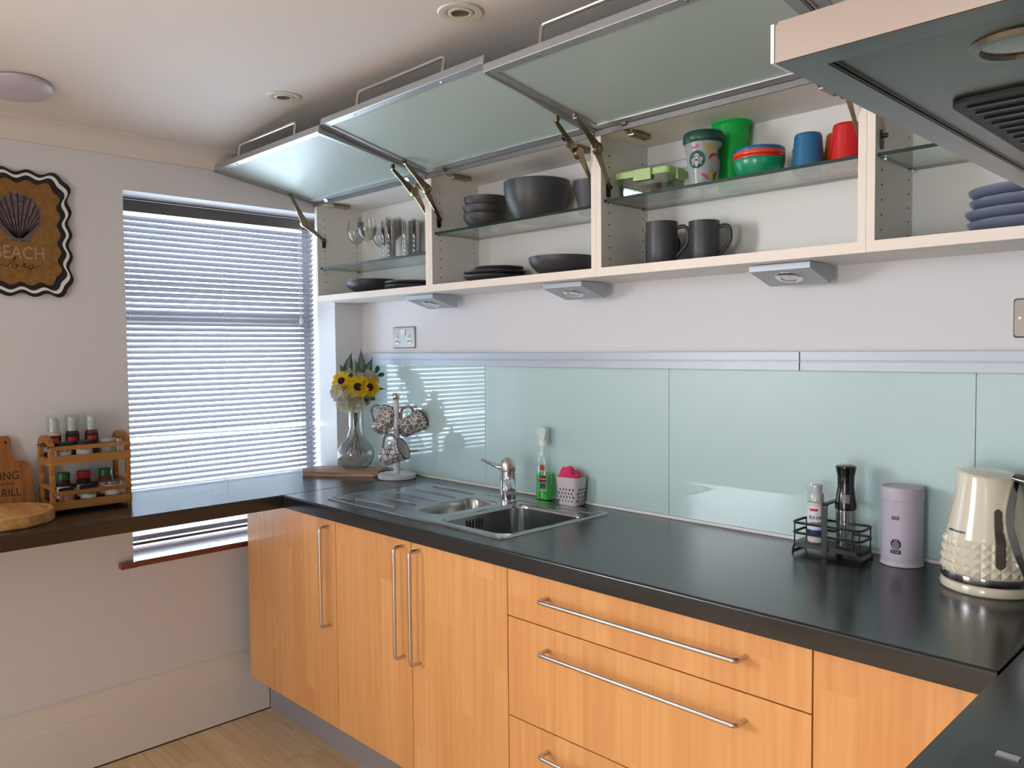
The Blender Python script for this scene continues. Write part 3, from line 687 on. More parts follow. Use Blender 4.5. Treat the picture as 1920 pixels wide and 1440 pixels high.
# cabinet 3: shelf
S = shz[2]+.0004
ct = thing('food_container', 'clear food tub with a pale lime clip lid on the third glass shelf', 'container', (1.596, -.115, S), .10); ct.scale = (1, 1, 1.2)
bm = NB(); rings = [[(x, y, z) for x, y in rrect(-.082+i, .082-i, -.055+i, .055-i, .015)] for i, z in ((.008, 0), (.004, .004), (0, .052))]; rings += [[(x, y, z) for x, y in rrect(-.082+i, .082-i, -.055+i, .055-i, .014)] for i, z in ((.002, .052), (.006, .006), (.011, .003))]
loft(bm, rings, cap1=True); obj('tub', bm, G_tub, ct)
bm = NB(); rings = [[(x, y, z) for x, y in rrect(-.086+i, .086-i, -.059+i, .059-i, .015)] for i, z in ((0, .047), (0, .060), (.003, .063), (.012, .063), (.014, .059), (.03, .059))]; loft(bm, rings)
obj('lid', bm, M_lime, ct)
for b in ((-.02, .035, -.066, -.0595), (-.02, .035, .0595, .066), (.0865, .092, -.02, .02), (-.092, -.0865, -.02, .02)):
    bm = NB(); box(bm, b[0], b[1], b[2], b[3], .036, .062, .002); obj('clip', bm, M_lime, ct)
bx = thing('foil_box', 'slim silver and white box lying at the back of the third glass shelf', 'box', (1.60, -.025, S+.0), 0)
bm = NB(); box(bm, -.10, .12, -.012, .010, .090, .116, .003); obj('carton', bm, mat('silver_card', srgb(190, 190, 196), .3, .5), bx)
bm = NB(); box(bm, -.085, .10, -.010, .009, .0, .090, .003); obj('lower_carton', bm, M_lam, bx)
# patterned cup
cu = thing('travel_cup', 'frosted cup with a dark green lid, round green emblem and coloured swirls', 'cup', (1.790, -.158, S)); cu.scale = (1.1, 1.1, 1.06)
R0, R1, HC = .0315, .0435, .108
bm = NB(); lathe(bm, [(0, .001), (R0-.002, .001), (R0, .004), (R1, HC), (R1-.0015, HC), (R0-.0015, .005), (0, .004)], 48); obj('cup_wall', bm, G_frostcup, cu)
bm = NB(); lathe(bm, [(R1+.0004, HC-.006), (R1+.002, HC-.004), (R1+.0045, HC+.002), (R1+.004, HC+.012), (R1+.001, HC+.020), (R1-.003, HC+.022), (R1-.007, HC+.020), (R1-.008, HC+.014), (0, HC+.013)], 48); obj('lid', bm, M_dgreen, cu)
def cone(z, x, d=0): # point on cup surface at height z, arc offset x from the camera-facing side
    r = R0+(R1-R0)*z/HC+.0006+d; a = -1.07+x/r; return (r*math.cos(a), r*math.sin(a), z)
def decal(name, poly, m, layer=0, par=cu, fn=cone, lab=None):
    bm = NB(); c0 = [sum(p[i] for p in poly)/len(poly) for i in (0, 1)]
    vs = [bm.verts.new(fn(z, x, layer*.0002)) for x, z in poly]; vc = bm.verts.new(fn(c0[1], c0[0], layer*.0002))
    for i in range(len(vs)): bm.faces.new((vs[i], vs[(i+1) % len(vs)], vc))
    bmesh.ops.solidify(bm, geom=bm.faces[:], thickness=.00015)
    return obj(name, bm, m, par, label=lab)
def stroke(name, pts, w, m, layer=0, par=cu, fn=cone, taper=False):
    bm = NB(); L = []; n = len(pts)
    for i, (x, z) in enumerate(pts):
        a = pts[max(i-1, 0)]; b = pts[min(i+1, n-1)]; dx, dz = b[0]-a[0], b[1]-a[1]; l = math.hypot(dx, dz) or 1; ww = w*(1 if not taper else (.35+.65*math.sin(PI*(i+.5)/n)))
        L.append((bm.verts.new(fn(z+dx/l*ww, x-dz/l*ww, layer*.0002)), bm.verts.new(fn(z-dx/l*ww, x+dz/l*ww, layer*.0002))))
    for p, q in zip(L, L[1:]): bm.faces.new((p[0], p[1], q[1], q[0]))
    bmesh.ops.solidify(bm, geom=bm.faces[:], thickness=.00012); return obj(name, bm, m, par)
def arc(cx, cz, r, a0, a1, n=10, wob=0): return [(cx+(r+wob*math.sin(i*2))*math.cos(a0+(a1-a0)*i/n), cz+(r+wob*math.sin(i*2))*math.sin(a0+(a1-a0)*i/n)) for i in range(n+1)]
EM = mat('emblem_green', srgb(8, 92, 70), .4)
ex, ez, er = -.014, .060, .0205
decal('emblem', arc(ex, ez, er, 0, 2*PI*31/32, 31), EM, 1)
for sx in (-1, 1):
    for j in range(4):
        stroke('emblem_wave', [(ex+sx*(.0035+.0028*j+.0012*math.sin(q*1.5)), ez+.0085-.002*j-q*(.0040-.0004*j)) for q in range(6)], .0006, M_wprint, 2)
decal('emblem_face', arc(ex, ez+.004, .0032, 0, 2*PI*11/12, 11), M_wprint, 2)
decal('emblem_body', [(ex-.004, ez-.004), (ex+.004, ez-.004), (ex+.0025, ez-.016), (ex-.0025, ez-.016)], M_wprint, 2)
decal('emblem_crown', [(ex-.0055, ez+.0085), (ex+.0055, ez+.0085), (ex+.006, ez+.0125), (ex+.003, ez+.0105), (ex, ez+.0150), (ex-.003, ez+.0105), (ex-.006, ez+.0125)], M_wprint, 2)
SWP = mat('pink_print', srgb(226, 110, 170), .5); SWY = mat('yellow_print', srgb(226, 200, 40), .5); SWR = mat('red_print', srgb(206, 66, 34), .5)
stroke('swirl', arc(-.020, .100, .012, -1.9, -.3), .0028, SWP, 1, taper=True); stroke('swirl', arc(-.006, .006, .018, 0.3, 1.5), .0036, SWP, 1, taper=True)
stroke('swirl', arc(.016, .098, .013, -2.6, -.3), .0034, SWY, 1, taper=True); stroke('swirl', arc(.008, .012, .015, .2, 1.3), .0036, SWY, 1, taper=True)
stroke('swirl', arc(.028, .058, .012, .7, 3.0), .0036, SWR, 1, taper=True); stroke('swirl', arc(.045, .014, .018, 2.0, 3.6), .0030, SWR, 1, taper=True)
stroke('swirl', [(.006, .101), (.011, .1035), (.016, .1015), (.021, .104), (.026, .102)], .0020, M_wprint, 2)
# second emblem seen edge on at the right
decal('emblem', arc(.055, .075, .016, 0, 2*PI*23/24, 23), EM, 1)
# tall green tumbler
o = NB(); lathe(o, [(0, .002), (.026, .002), (.028, 0), (.030, .004), (.0425, .150), (.0465, .152), (.049, .156), (.0495, .163), (.048, .168), (.044, .168), (.041, .150), (.028, .006), (0, .005)], 48)
tg = tag(obj('tumbler', o, G_green, sharp=50), 'tall translucent green tumbler behind the patterned cup', 'cup'); tg.location = (1.812, -.058, S); tg.scale = (1.08, 1.08, 1.12)
# nested bowls
for i, (m_, lb) in enumerate(((M_green, 'green, bottom of the nest'), (M_red, 'red, second in the nest'), (M_orange, 'orange, third in the nest'), (M_blue, 'blue, top of the nest'))):
    dish('kids_bowl', .0620, .046, m_, 'small plastic bowl on the third glass shelf, %s' % lb, 'bowl', (1.934, -.135, S+i*.0085), .62, .0018, 'nested coloured plastic bowls')
def upcup(name, m_, label, loc, r0=.030, r1=.0375, h=.086):
    bm = NB(); lathe(bm, [(r1, 0), (r0+.001, h-.006), (r0-.001, h-.001), (r0-.004, h), (r0-.008, h-.002), (0, h-.0025), (0, h-.005), (r0-.004, h-.006), (r1-.002, 0)], 44)
    o = tag(obj(name, bm, m_, sharp=50), label, 'cup', 'upturned plastic cups on the third glass shelf'); o.location = loc; return o
upcup('plastic_cup', M_blue, 'blue plastic cup standing upside down beside the nested bowls', (2.062, -.140, S))
upcup('plastic_cup', M_red, 'bright red plastic cup upside down at the right end of the shelf', (2.152, -.135, S), h=.092)
upcup('plastic_cup', M_orange, 'orange-red plastic cup upside down behind the red and blue cups', (2.110, -.075, S), h=.090)
bm = NB(); lathe(bm, [(0, .002), (.026, .002), (.030, .006), (.036, .072), (.034, .072), (.028, .008), (0, .006)], 36); o = tag(obj('grey_beaker', bm, mat('dark_grey_glassy', srgb(70, 78, 72), .15, coat=.5), sharp=50), 'dark grey beaker behind the blue cup', 'cup'); o.location = (2.020, -.055, S)
# cabinet 4
p = dish('plate', .108, .0215, M_bluegrey, 'blue-grey plate at the bottom of the pile in the fourth cabinet', 'plate', (2.510, -.118, ZF), .72, .004, 'pile of blue-grey plates')
for i, lb in enumerate(('second from the bottom', 'third from the bottom', 'on top')):
    cp(p, (2.510+(-.004, .004, .002)[i], -.118, ZF+.0215*(i+1)), 'blue-grey plate %s of the pile in the fourth cabinet' % lb)
for ch in [o for o in bpy.data.objects if o.name.startswith('plate')]:
    pass
jg = NB(); lathe(jg, [(0, .002), (.045, .002), (.055, .008), (.062, .06), (.066, .12), (.064, .12), (.060, .06), (.053, .010), (0, .006)], 40); jo = tag(obj('glass_jug', jg, G_clear, sharp=60), 'clear glass bowl on the fourth glass shelf behind the hood', 'bowl'); jo.location = (2.47, -.085, shz[3]+.0004)
# cabinet 1 glasses
S = shz[0]+.0004
def wine(label, loc, sc=1):
    bm = NB(); pr = [(0, .0), (.032, .0), (.033, .001), (.010, .004), (.0035, .012), (.003, .080), (.0045, .086), (.018, .094), (.030, .110), (.0365, .130), (.0365, .150), (.032, .176), (.0305, .182)]
    inn = [(.0295, .182), (.031, .176), (.0355, .150), (.0355, .130), (.029, .111), (.017, .096), (0, .090)]
    lathe(bm, pr+inn, 36); o = tag(obj('wine_glass', bm, G_clear, sharp=60), label, 'glass', 'wine glasses on the first glass shelf'); o.location = loc; o.scale = (sc, sc, sc); return o
g0 = wine('clear stemmed wine glass at the left of the first glass shelf', (.150, -.125, S))
cp(g0, (.262, -.150, S), 'clear stemmed wine glass in front, second from the left on its shelf', (1.02, 1.02, 1.0))
cp(g0, (.242, -.070, S), 'clear wine glass behind and between the two front wine glasses', (.9, .9, .84)); cp(g0, (.355, -.090, S), 'clear wine glass just left of the highball glasses', (.95, .95, .98))
bm = NB(); lathe(bm, [(0, .001), (.024, .001), (.026, .004), (.029, .150), (.0275, .150), (.0245, .012), (0, .010)], 32); t0 = tag(obj('highball_glass', bm, G_clear, sharp=60), 'tall clear highball glass, front left of the cluster', 'glass', 'highball glasses on the first glass shelf'); t0.location = (.405, -.150, S)
for xx, yy, s_, lb in ((.465, -.165, 1.0, 'front, second from the left'), (.440, -.060, .97, 'back left'), (.520, -.105, .95, 'in the middle'), (.560, -.165, .90, 'front, third from the left'), (.625, -.170, .88, 'front right'), (.605, -.075, .92, 'back right')):
    cp(t0, (xx, yy, S), 'tall clear highball glass, %s of the cluster' % lb, (1, 1, s_))

# ------------------------------------------------------------------ extractor hood
HX0, HY0, HY1, HZ = 2.607, -1.353, -.45, 1.650
HD = thing('extractor_hood', 'stainless steel extractor hood at the upper right', 'extractor hood', (HX0, HY0, HZ))
HX1 = XR-.002
bm = NB()
for b in ((HX0+.0005, HX0+.03, HY0+.03, HY1-.03), (HX1-.03, HX1, HY0+.03, HY1-.03), (HX0, HX1, HY0, HY0+.030), (HX0, HX1, HY1-.03, HY1)): box(bm, b[0], b[1], b[2], b[3], HZ, HZ+.031)
box(bm, HX0+.002, HX1, HY0+.002, HY1-.002, HZ+.0315, HZ+.034)
obj('canopy', bm, M_hood, HD, True)
bm = NB()
for b in ((HX0+.001, HX0+.031, HY0+.001, HY1-.001), (HX0+.031, HX1-.001, HY0+.001, HY0+.031), (HX0+.031, HX1-.001, HY1-.031, HY1-.001)): box(bm, b[0], b[1], b[2], b[3], HZ-.0008, HZ-.0001)
obj('under_rim', bm, mat('hood_steel_dark_reflection', srgb(100, 98, 96), .2, .95), HD, True)  # dark worktop reflection put into the colour of the canopy underside
bm = NB(); box(bm, HX0-.003, HX0, HY0-.001, HY0+.03, HZ+.000, HZ+.032); obj('end_cap', bm, M_white, HD, True)
bm = NB(); box(bm, HX0+.031, HX1-.031, HY0+.031, HY1-.031, HZ+.004, HZ+.008); obj('under_panel', bm, mat('hood_dark_panel', srgb(96, 96, 90), .25, .8), HD, True)
for a, b in ((-1.12, -.80), (-.79, -.48)):
    bm = NB(); M = None; prism(bm, rrect(2.668, 3.10, a, b, .02), HZ-.0005, HZ+.0035); fz = obj('grease_filter', bm, M_black, HD, True)
    bm = NB()
    for q in range(10): box(bm, 2.68, 3.09, a+.02+q*(b-a-.04)/10, a+.024+q*(b-a-.04)/10, HZ-.0025, HZ-.0007)
    obj('filter_bars', bm, mat('filter_bar', (.02, .02, .02, 1), .3, .8), fz, True)
for hx in (2.76, 3.02):
    bm = NB(); lathe(bm, [(.028, 0), (.030, -.003), (.036, -.003), (.040, .003)], 32, (hx, -1.24, HZ+.0035)); lm = obj('lamp', bm, M_hoodin, HD, True)
    bm = NB(); lathe(bm, [(0, -.001), (.028, 0)], 24, (hx, -1.24, HZ+.0035)); obj('lamp_glass', bm, mat('lamp_glass', srgb(96, 92, 78), .15, coat=.6), lm, True)
bm = NB(); loft(bm, [[(x, y, z) for x, y in ((HX0+.06+i*.9, HY0+.06+i), (HX1, HY0+.06+i), (HX1, HY1-.06-i), (HX0+.06+i*.9, HY1-.06-i))] for i, z in ((0, HZ+.0345), (.16, HZ+.12), (.20, ZC-.002))]); obj('chimney', bm, M_hood, HD, True)

# ------------------------------------------------------------------ ceiling fittings
def spot(label, x, y):
    s = thing('ceiling_spotlight', label, 'spotlight', (x, y, ZC), group='recessed ceiling spotlights'); s.scale = (1.3, 1.3, 1)
    bm = NB(); lathe(bm, [(.0255, -.0005), (.0255, -.003), (.030, -.0045), (.040, -.0035), (.0430, -.0005)], 40); obj('ring', bm, mat('cream_ring', srgb(214, 206, 190), .4), s)
    bm = NB(); lathe(bm, [(.0165, -.0005), (.0168, -.005), (.020, -.0055), (.0240, -.0040), (.0240, -.0005)], 36); obj('tilt_ring', bm, mat('cream_ring', None), s)
    bm = NB(); lathe(bm, [(0, -.0008), (.010, -.0012), (.0162, -.0035)], 24); obj('bulb', bm, M_bulb, s)
    bm = NB(); lathe(bm, [(.0238, -.0003), (.0262, -.0003), (.0262, -.001), (.0238, -.001)], 32, closed=True); obj('gap', bm, M_dark, s)
spot('recessed cream ceiling spotlight at the top centre, larger in view', 1.469, -.704)
spot('recessed cream ceiling spotlight near the window, above the first flap', .605, -.690)
bm = NB(); lathe(bm, [(.066, -.0005), (.069, -.004), (.068, -.012), (.060, -.019), (.035, -.024), (0, -.026)], 48); o = tag(obj('ceiling_cover', bm, M_disc), 'round lilac-white domed cover on the ceiling at the far left', 'ceiling fitting'); o.location = (.262, -1.345, 2.1875); o.rotation_euler = (0, -.131, 0); o.scale = (1.3, 1.3, 1)

# ------------------------------------------------------------------ wall picture
PC = thing('wall_plaque', 'beach plaque with a scalloped black and white border and a shell on hessian', 'picture', (.001, -1.298, 1.797))
def wavy(hw, hh, amp, ny, nz, r=.03):
    base = rrect(-hw, hw, -hh, hh, r, 8); P_ = []
    for i in range(len(base)):
        a, b = base[i], base[(i+1) % len(base)]; L_ = math.hypot(b[0]-a[0], b[1]-a[1]); m_ = max(1, int(L_/.004))
        for j in range(m_): P_.append((a[0]+(b[0]-a[0])*j/m_, a[1]+(b[1]-a[1])*j/m_))
    out = []; n = len(P_); s = 0; tot = sum(math.hypot(P_[(i+1) % n][0]-P_[i][0], P_[(i+1) % n][1]-P_[i][1]) for i in range(n))
    for i in range(n):
        a, b, c_ = P_[i-1], P_[i], P_[(i+1) % n]; tx, ty = c_[0]-a[0], c_[1]-a[1]; l = math.hypot(tx, ty) or 1; nx, ny_ = ty/l, -tx/l
        w = amp*math.cos(2*PI*18*s/tot); out.append((b[0]+nx*w, b[1]+ny_*w)); s += math.hypot(c_[0]-b[0], c_[1]-b[1])
    return out
MP = Matrix(((0, 0, 1, 0), (1, 0, 0, 0), (0, 1, 0, 0), (0, 0, 0, 1)))   # local (y, z, depth x)
for nm, hw, hh, m_, d0, d1 in (('outer_border', .150, .196, M_black, 0, .012), ('white_border', .1395, .1855, M_wprint, .0005, .0128), ('inner_border', .1305, .1765, M_black, .001, .0136), ('hessian_panel', .115, .161, M_hessian, .002, .0142)):
    bm = NB(); prism(bm, wavy(hw, hh, .0058, 6, 8, .045), d0, d1, 0, MP); obj(nm, bm, m_, PC)
def onpl(z, x, d=0): return (.0146+d, x, z)
shl = []
for i in range(25):
    a = math.radians(208-i*236/24) if False else math.radians(200-i*(220/24)); rr = .068+.0035*math.cos(i*PI)
    shl.append((rr*math.cos(a)*.95, .052+rr*math.sin(a)*.98+.004))
shl += [(.030, -.020), (.034, -.030), (-.034, -.030), (-.030, -.020)]
bm = NB(); prism(bm, shl, .0140, .0150, 0, MP); obj('shell', bm, M_shell, PC)
for i in range(13):
    a = math.radians(198-i*(216/12)); stroke('shell_rib', [(.010*math.cos(a), -.018), (.066*math.cos(a)*.93, .056+.064*math.sin(a)*.98)], .0012, mat('shell_line', srgb(160, 142, 140), .8), 5, PC, onpl)
text('lettering', 'BEACH', .058, mat('sand_print', srgb(166, 138, 116), .8), PC, lambda x, y, d: (.0148+d, x, -.066+y), w=.80)
vp = []
for (x, z) in ((-.075, -.100), (-.070, -.112), (-.062, -.100), (-.052, -.108), (-.046, -.100), (-.044, -.110), (-.034, -.108), (-.018, -.084), (-.010, -.078), (-.016, -.092), (-.022, -.110), (-.014, -.116), (-.006, -.108), (-.012, -.102), (.004, -.108), (.016, -.100), (.010, -.096), (.010, -.108), (.024, -.108), (.038, -.098), (.036, -.110), (.028, -.118), (.024, -.114), (.044, -.108), (.056, -.104)): vp.append((x, z))
vp = [(p.x, p.y) for p in fillet([(a, b, 0) for a, b in vp], .0025, 3)]
stroke('script_lettering', vp, .0008, mat('maroon_print', srgb(60, 22, 26), .7), 2, PC, onpl)

# ------------------------------------------------------------------ things on the breakfast bar
Z = H+.0005
RK = thing('spice_rack', 'two-tier bamboo spice rack on the bar left of the window', 'rack', (.09, -1.149, Z))
rx0, rx1, ry0, ry1 = .022, .160, -1.268, -1.030
for yv in (ry0, ry1-.012):
    bm = NB(); M = Matrix(((1, 0, 0, 0), (0, 0, 1, 0), (0, 1, 0, 0), (0, 0, 0, 1)))
    for a, b in ((rx0, rx0+.022), (rx1-.022, rx1)): box(bm, a, b, yv, yv+.012, Z, 1.125, .0015)
    pr = [(rx0, 1.118)]+[(rx0+(rx1-rx0)*i/10, 1.128+.026*math.sin(PI*i/10)**.6) for i in range(11)]+[(rx1, 1.118), (rx1-.02, 1.116)]+[(rx1-.02-(rx1-rx0-.04)*i/8, 1.116+.016*math.sin(PI*i/8)) for i in range(1, 8)]+[(rx0+.02, 1.116)]
    lo = [bm.verts.new((x, yv, z)) for x, z in pr]; hi = [bm.verts.new((x, yv+.012, z)) for x, z in pr]; n = len(pr)
    for q in range(n): bm.faces.new((lo[q], lo[(q+1) % n], hi[(q+1) % n], hi[q]))
    bm.faces.new(lo[::-1]); bm.faces.new(hi)
    for a, b in ((.918, .942), (1.06, 1.082), (.985, .998)): box(bm, rx0+.022, rx1-.022, yv+.001, yv+.011, a, b)
    obj('side_panel', bm, M_bamboo, RK, True)
for zz in (.926, 1.066):
    bm = NB(); box(bm, rx0+.002, rx1-.002, ry0+.012, ry1-.012, zz, zz+.006, .001); obj('shelf', bm, M_bamboo, RK, True)
for a, b in ((1.109, 1.122), (1.064, 1.092), (.967, .980), (.922, .948)):
    bm = NB(); box(bm, rx1-.001, rx1+.006, ry0, ry1, a, b, .0012); obj('front_rail', bm, M_bamboo, RK, True)
    bm = NB(); box(bm, rx0-.004, rx0+.002, ry0, ry1, a, b, .0012); obj('back_rail', bm, M_bamboo, RK, True)
VA = math.atan2(-1.99+1.15, 2.94-.09)   # direction from rack to the camera
def grinder(label, x, y, z, body, band_c):
    g = thing('spice_grinder', label, 'spice jar', (x, y, z), group='spice grinders on the top tier of the rack')
    bm = NB(); lathe(bm, [(0, 0), (.018, 0), (.020, .003), (.020, .078), (.0165, .086), (0, .086)], 28); obj('bottle', bm, body, g)
    bm = NB(); lathe(bm, [(.0165, .086), (.019, .089), (.019, .104), (.0165, .108), (.0175, .112), (.022, .118), (.0225, .132), (.020, .140), (0, .141)], 12); obj('grinder_cap', bm, G_tub, g)
    bm = NB(); lathe(bm, [(0, .087), (.014, .087), (.015, .118), (.012, .130), (0, .132)], 16); obj('grinder_core', bm, mat('frosty_plastic', srgb(196, 198, 200), .4), g)
    obj('label', band(.0202, .030, .075, VA-1.3, VA+1.3), band_c, g)
    obj('label_logo', band(.0207, .054, .068, VA-.7, VA+.7), mat('logo_red', srgb(190, 30, 44), .5), g)
    text('lettering', 'SPICE', .0075, M_wprint, g, oncyl(.0212, .061, VA)) if False else None
    return g
salt_b = mat('jar_pale', srgb(190, 176, 160), .6); pep_b = mat('jar_dark', srgb(50, 34, 30), .6); chi_b = mat('jar_red', srgb(110, 36, 26), .6)
lab_w = mat('label_white', srgb(216, 210, 206), .6); lab_k = mat('label_black', srgb(34, 22, 26), .6); lab_m = mat('label_maroon', srgb(80, 22, 34), .6)
ZU = 1.0722
grinder('clear-capped spice grinder with pale contents, left of three on the rack', .050, -1.226, ZU, salt_b, lab_m)
grinder('clear-capped spice grinder with dark label, middle of three on the rack', .050, -1.172, ZU, pep_b, lab_k)
grinder('clear-capped spice grinder nearest the window on the rack', .050, -1.114, ZU, chi_b, lab_k)
def tin(label, x, y, z, r, h, body, lid, lab, s, grp='small spice jars in the rack'):
    t = thing('spice_jar', label, 'spice jar', (x, y, z), group=grp)
    bm = NB(); lathe(bm, [(0, 0), (r-.001, 0), (r, .002), (r, h-.010), (r-.001, h-.009), (0, h-.009)], 28); obj('jar', bm, body, t)
    bm = NB(); cyl(bm, r+.0007, h-.010, h, 28); obj('lid', bm, lid, t)
    obj('label', band(r+.0001, h*.28, h*.80, VA-1.2, VA+1.2), lab, t)
    if s: text('lettering', s, .0085, M_txt if lab != lab_k else M_wprint, t, oncyl(r+.0008, h*.56, VA), w=.85)
    return t
tin('spice jar labelled BARBECUE at the front left of the top tier', .125, -1.222, ZU, .024, .058, lab_k, M_black, lab_w, 'BARBECUE')
tin('red and white spice jar labelled VEGGIE in the middle of the top tier', .125, -1.160, ZU, .025, .060, chi_b, M_black, lab_w, 'VEGGIE')
tin('pale green topped spice jar at the right end of the top tier', .125, -1.085, ZU, .026, .060, mat('jar_green', srgb(90, 100, 70), .5), mat('lid_pale', srgb(150, 158, 146), .4), mat('label_greenish', srgb(140, 150, 130), .6), '')
def screwjar(label, x, y, capm, body):
    t = thing('herb_jar', label, 'spice jar', (x, y, .9322), group='herb jars on the lower tier of the rack')
    bm = NB(); lathe(bm, [(0, 0), (.019, 0), (.021, .002), (.021, .062), (.017, .070), (0, .070)], 28); obj('jar', bm, body, t)
    bm = NB(); lathe(bm, [(0, .070), (.0185, .070), (.020, .072), (.020, .092), (.018, .094), (0, .094)], 24); obj('cap', bm, capm, t)
    obj('label', band(.0211, .012, .050, VA-1.2, VA+1.2), lab_w, t); return t
cg = mat('cap_green', srgb(28, 96, 44), .35); cr_ = mat('cap_red', srgb(180, 24, 22), .35)
screwjar('herb jar with a green cap at the left of the lower tier', .062, -1.207, cg, pep_b)
screwjar('herb jar with a red cap in the middle of the lower tier', .062, -1.146, cr_, pep_b)
screwjar('herb jar with a green cap at the right of the lower tier', .062, -1.080, cg, chi_b)
ZL = .9322
tin('small red and white patterned spice jar at the lower left front', .125, -1.215, ZL, .022, .050, chi_b, M_black, mat('label_mixed', srgb(190, 120, 110), .6), '')
tin('spice jar labelled PASTA & PIZZA at the lower middle front', .125, -1.152, ZL, .024, .052, pep_b, M_black, mat('label_palegreen', srgb(206, 214, 196), .6), 'PASTA&PIZZA')
tin('spice jar with grey lid and orange brown contents at the lower right front', .125, -1.078, ZL, .024, .060, mat('jar_orange', srgb(170, 84, 50), .5), mat('lid_grey', srgb(120, 116, 112), .3, .5), lab_w, '')
# round board
RB = thing('round_chopping_board', 'thick round pale wood chopping board lying on the bar at the left edge', 'chopping board', (.185, -1.412, Z))
bm = NB(); lathe(bm, [(0, 0), (.136, 0), (.140, .004), (.140, .033), (.136, .037), (.125, .0375), (.121, .035), (.117, .0375), (0, .0375)], 72); obj('board', bm, M_oak, RB)
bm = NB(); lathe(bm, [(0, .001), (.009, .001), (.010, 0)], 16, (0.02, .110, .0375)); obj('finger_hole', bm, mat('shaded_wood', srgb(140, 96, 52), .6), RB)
# grill board leaning on the wall
GB = thing('grill_board', 'brown wooden paddle board with grill lettering leaning against the wall', 'chopping board', (.046, -1.375, Z))
GM = Matrix.Rotation(math.radians(-8), 4, 'Y')
pts = [(-.082, 0), (.094, 0), (.080, .150), (.074, .158), (.060, .163), (.040, .166), (.034, .172), (.031, .238), (.026, .245), (-.026, .245), (-.031, .238), (-.034, .172), (-.060, .163), (-.074, .158)]
bm = NB(); M = Matrix(((0, 0, 1, 0), (1, 0, 0, 0), (0, 1, 0, 0), (0, 0, 0, 1))); prism(bm, pts, -.009, .009, 0, GM @ M); bmesh.ops.bevel(bm, geom=bm.edges[:], offset=.0015, segments=2, affect='EDGES'); obj('board', bm, M_acacia, GB)
bm = NB(); cyl(bm, .0042, .0088, .0096, 16, (0, 0, 0), 0); 
for v in bm.verts: v.co = GM @ (M @ (v.co+Vector((.018, .225, 0))))
obj('hanging_hole', bm, M_dark, GB)
burn = mat('burnt_print', srgb(52, 26, 14), .8)
for s_, zz, sz_ in (('KING', .118, .036), ('OF THE', .094, .013), ('GRILL', .066, .036)):
    text('lettering', s_, sz_, burn, GB, lambda x, y, d, zz=zz: GM @ Vector((.0093+d, x+.012, zz+y)), w=.85)

# ------------------------------------------------------------------ corner: board, vase, flowers
a = math.atan2(.2, .265)
BD = thing('serving_board', 'rectangular wooden serving board in the corner under the flower vase', 'chopping board', (.128, -.172, Z), a)
pl_ = rrect(-.165, .125, -.078, .078, .012, 3)
pl_ = [(x+(.004*math.sin(y*60)), y+.003*math.sin(x*40)) for x, y in pl_]
bm = NB(); prism(bm, rrect(-.168, .150, -.078, .078, .018, 5), 0, .018); bmesh.ops.bevel(bm, geom=bm.edges[:], offset=.002, segments=2, affect='EDGES'); obj('board', bm, M_board, BD)
VZ = Z+.0183; VX, VY = .138, -.138
VS = thing('glass_vase', 'clear glass carafe vase on the wooden board, holding flowers', 'vase', (VX, VY, VZ))
pr = [(0, 0), (.045, 0), (.050, .003), (.066, .022), (.075, .045), (.077, .065), (.072, .085), (.058, .102), (.042, .118), (.032, .140), (.028, .165), (.0265, .200), (.028, .235), (.030, .245)]
inn = [(r-.0022, max(z, .006)) for r, z in pr[::-1][:-2]]+[(0, .008)]
bm = NB(); lathe(bm, pr+inn, 48); obj('vase_wall', bm, G_clear, VS, sharp=60)
FW = thing('flower_bouquet', 'bunch of artificial sunflowers, white blooms and ferns in the glass vase', 'flowers', (VX, VY, VZ+.01))
stemm = mat('stem_green', srgb(30, 52, 34), .6); leafm = mat('fern_green', srgb(44, 78, 52), .6); leafd = mat('leaf_green', srgb(20, 110, 60), .5)
petY = mat('sunflower_yellow', srgb(250, 226, 24), .6, var=(90, srgb(240, 190, 20))); petW = mat('cream_petal', srgb(232, 230, 216), .7, var=(60, srgb(214, 206, 186))); petB = mat('flower_centre', srgb(50, 26, 14), .9, bump=(400, .8, .003))
cv = Vector((CAM.x-VX, CAM.y-VY, 0)).normalized(); rv = Vector((-cv.y, cv.x, 0)); upv = Vector((0, 0, 1))
def W3(r, u, c): return rv*r+upv*(u-.01)+cv*c       # right, up, towards the viewer (relative to the vase base)
heads = []
for i, (r, u, c, tw) in enumerate(((-.045, .36, .03, -.01), (.012, .335, .05, .01), (.055, .335, .045, .02), (.0, .29, .03, -.02), (-.03, .30, .03, .005), (.04, .37, -.01, -.008))):
    bm = NB(); p0 = W3(tw*1.5-.01, .035+.01*i, tw*.8); tube(bm, [p0, W3(tw*.6, .12, tw), W3(-tw*.4, .20, 0), W3(r*.3, .25, c*.3), W3(r*.8, u-.04, c*.7), W3(r, u, c*.8)], .0022, 8); obj('stem', bm, stemm, FW)
def petal(bm, c, dirv, nrm, L_, w, curl=.25, mi=0):
    d = dirv.normalized(); n_ = nrm.normalized(); s = d.cross(n_).normalized(); rows = []
    for t, ww in ((0, .3), (.3, .85), (.6, 1), (.85, .6), (1, .06)):
        p = c+d*L_*t+n_*(curl*L_*t*t); rows.append([p-s*w*ww*.5, p+n_*(-.10*w*ww), p+s*w*ww*.5])
    vs = [[bm.verts.new(q) for q in r] for r in rows]
    for A, B in zip(vs, vs[1:]):
        for k_ in range(2): bm.faces.new((A[k_], A[k_+1], B[k_+1], B[k_])).material_index = mi
def basis(n_):
    n_ = n_.normalized(); a_ = n_.orthogonal().normalized(); return n_, a_, n_.cross(a_)
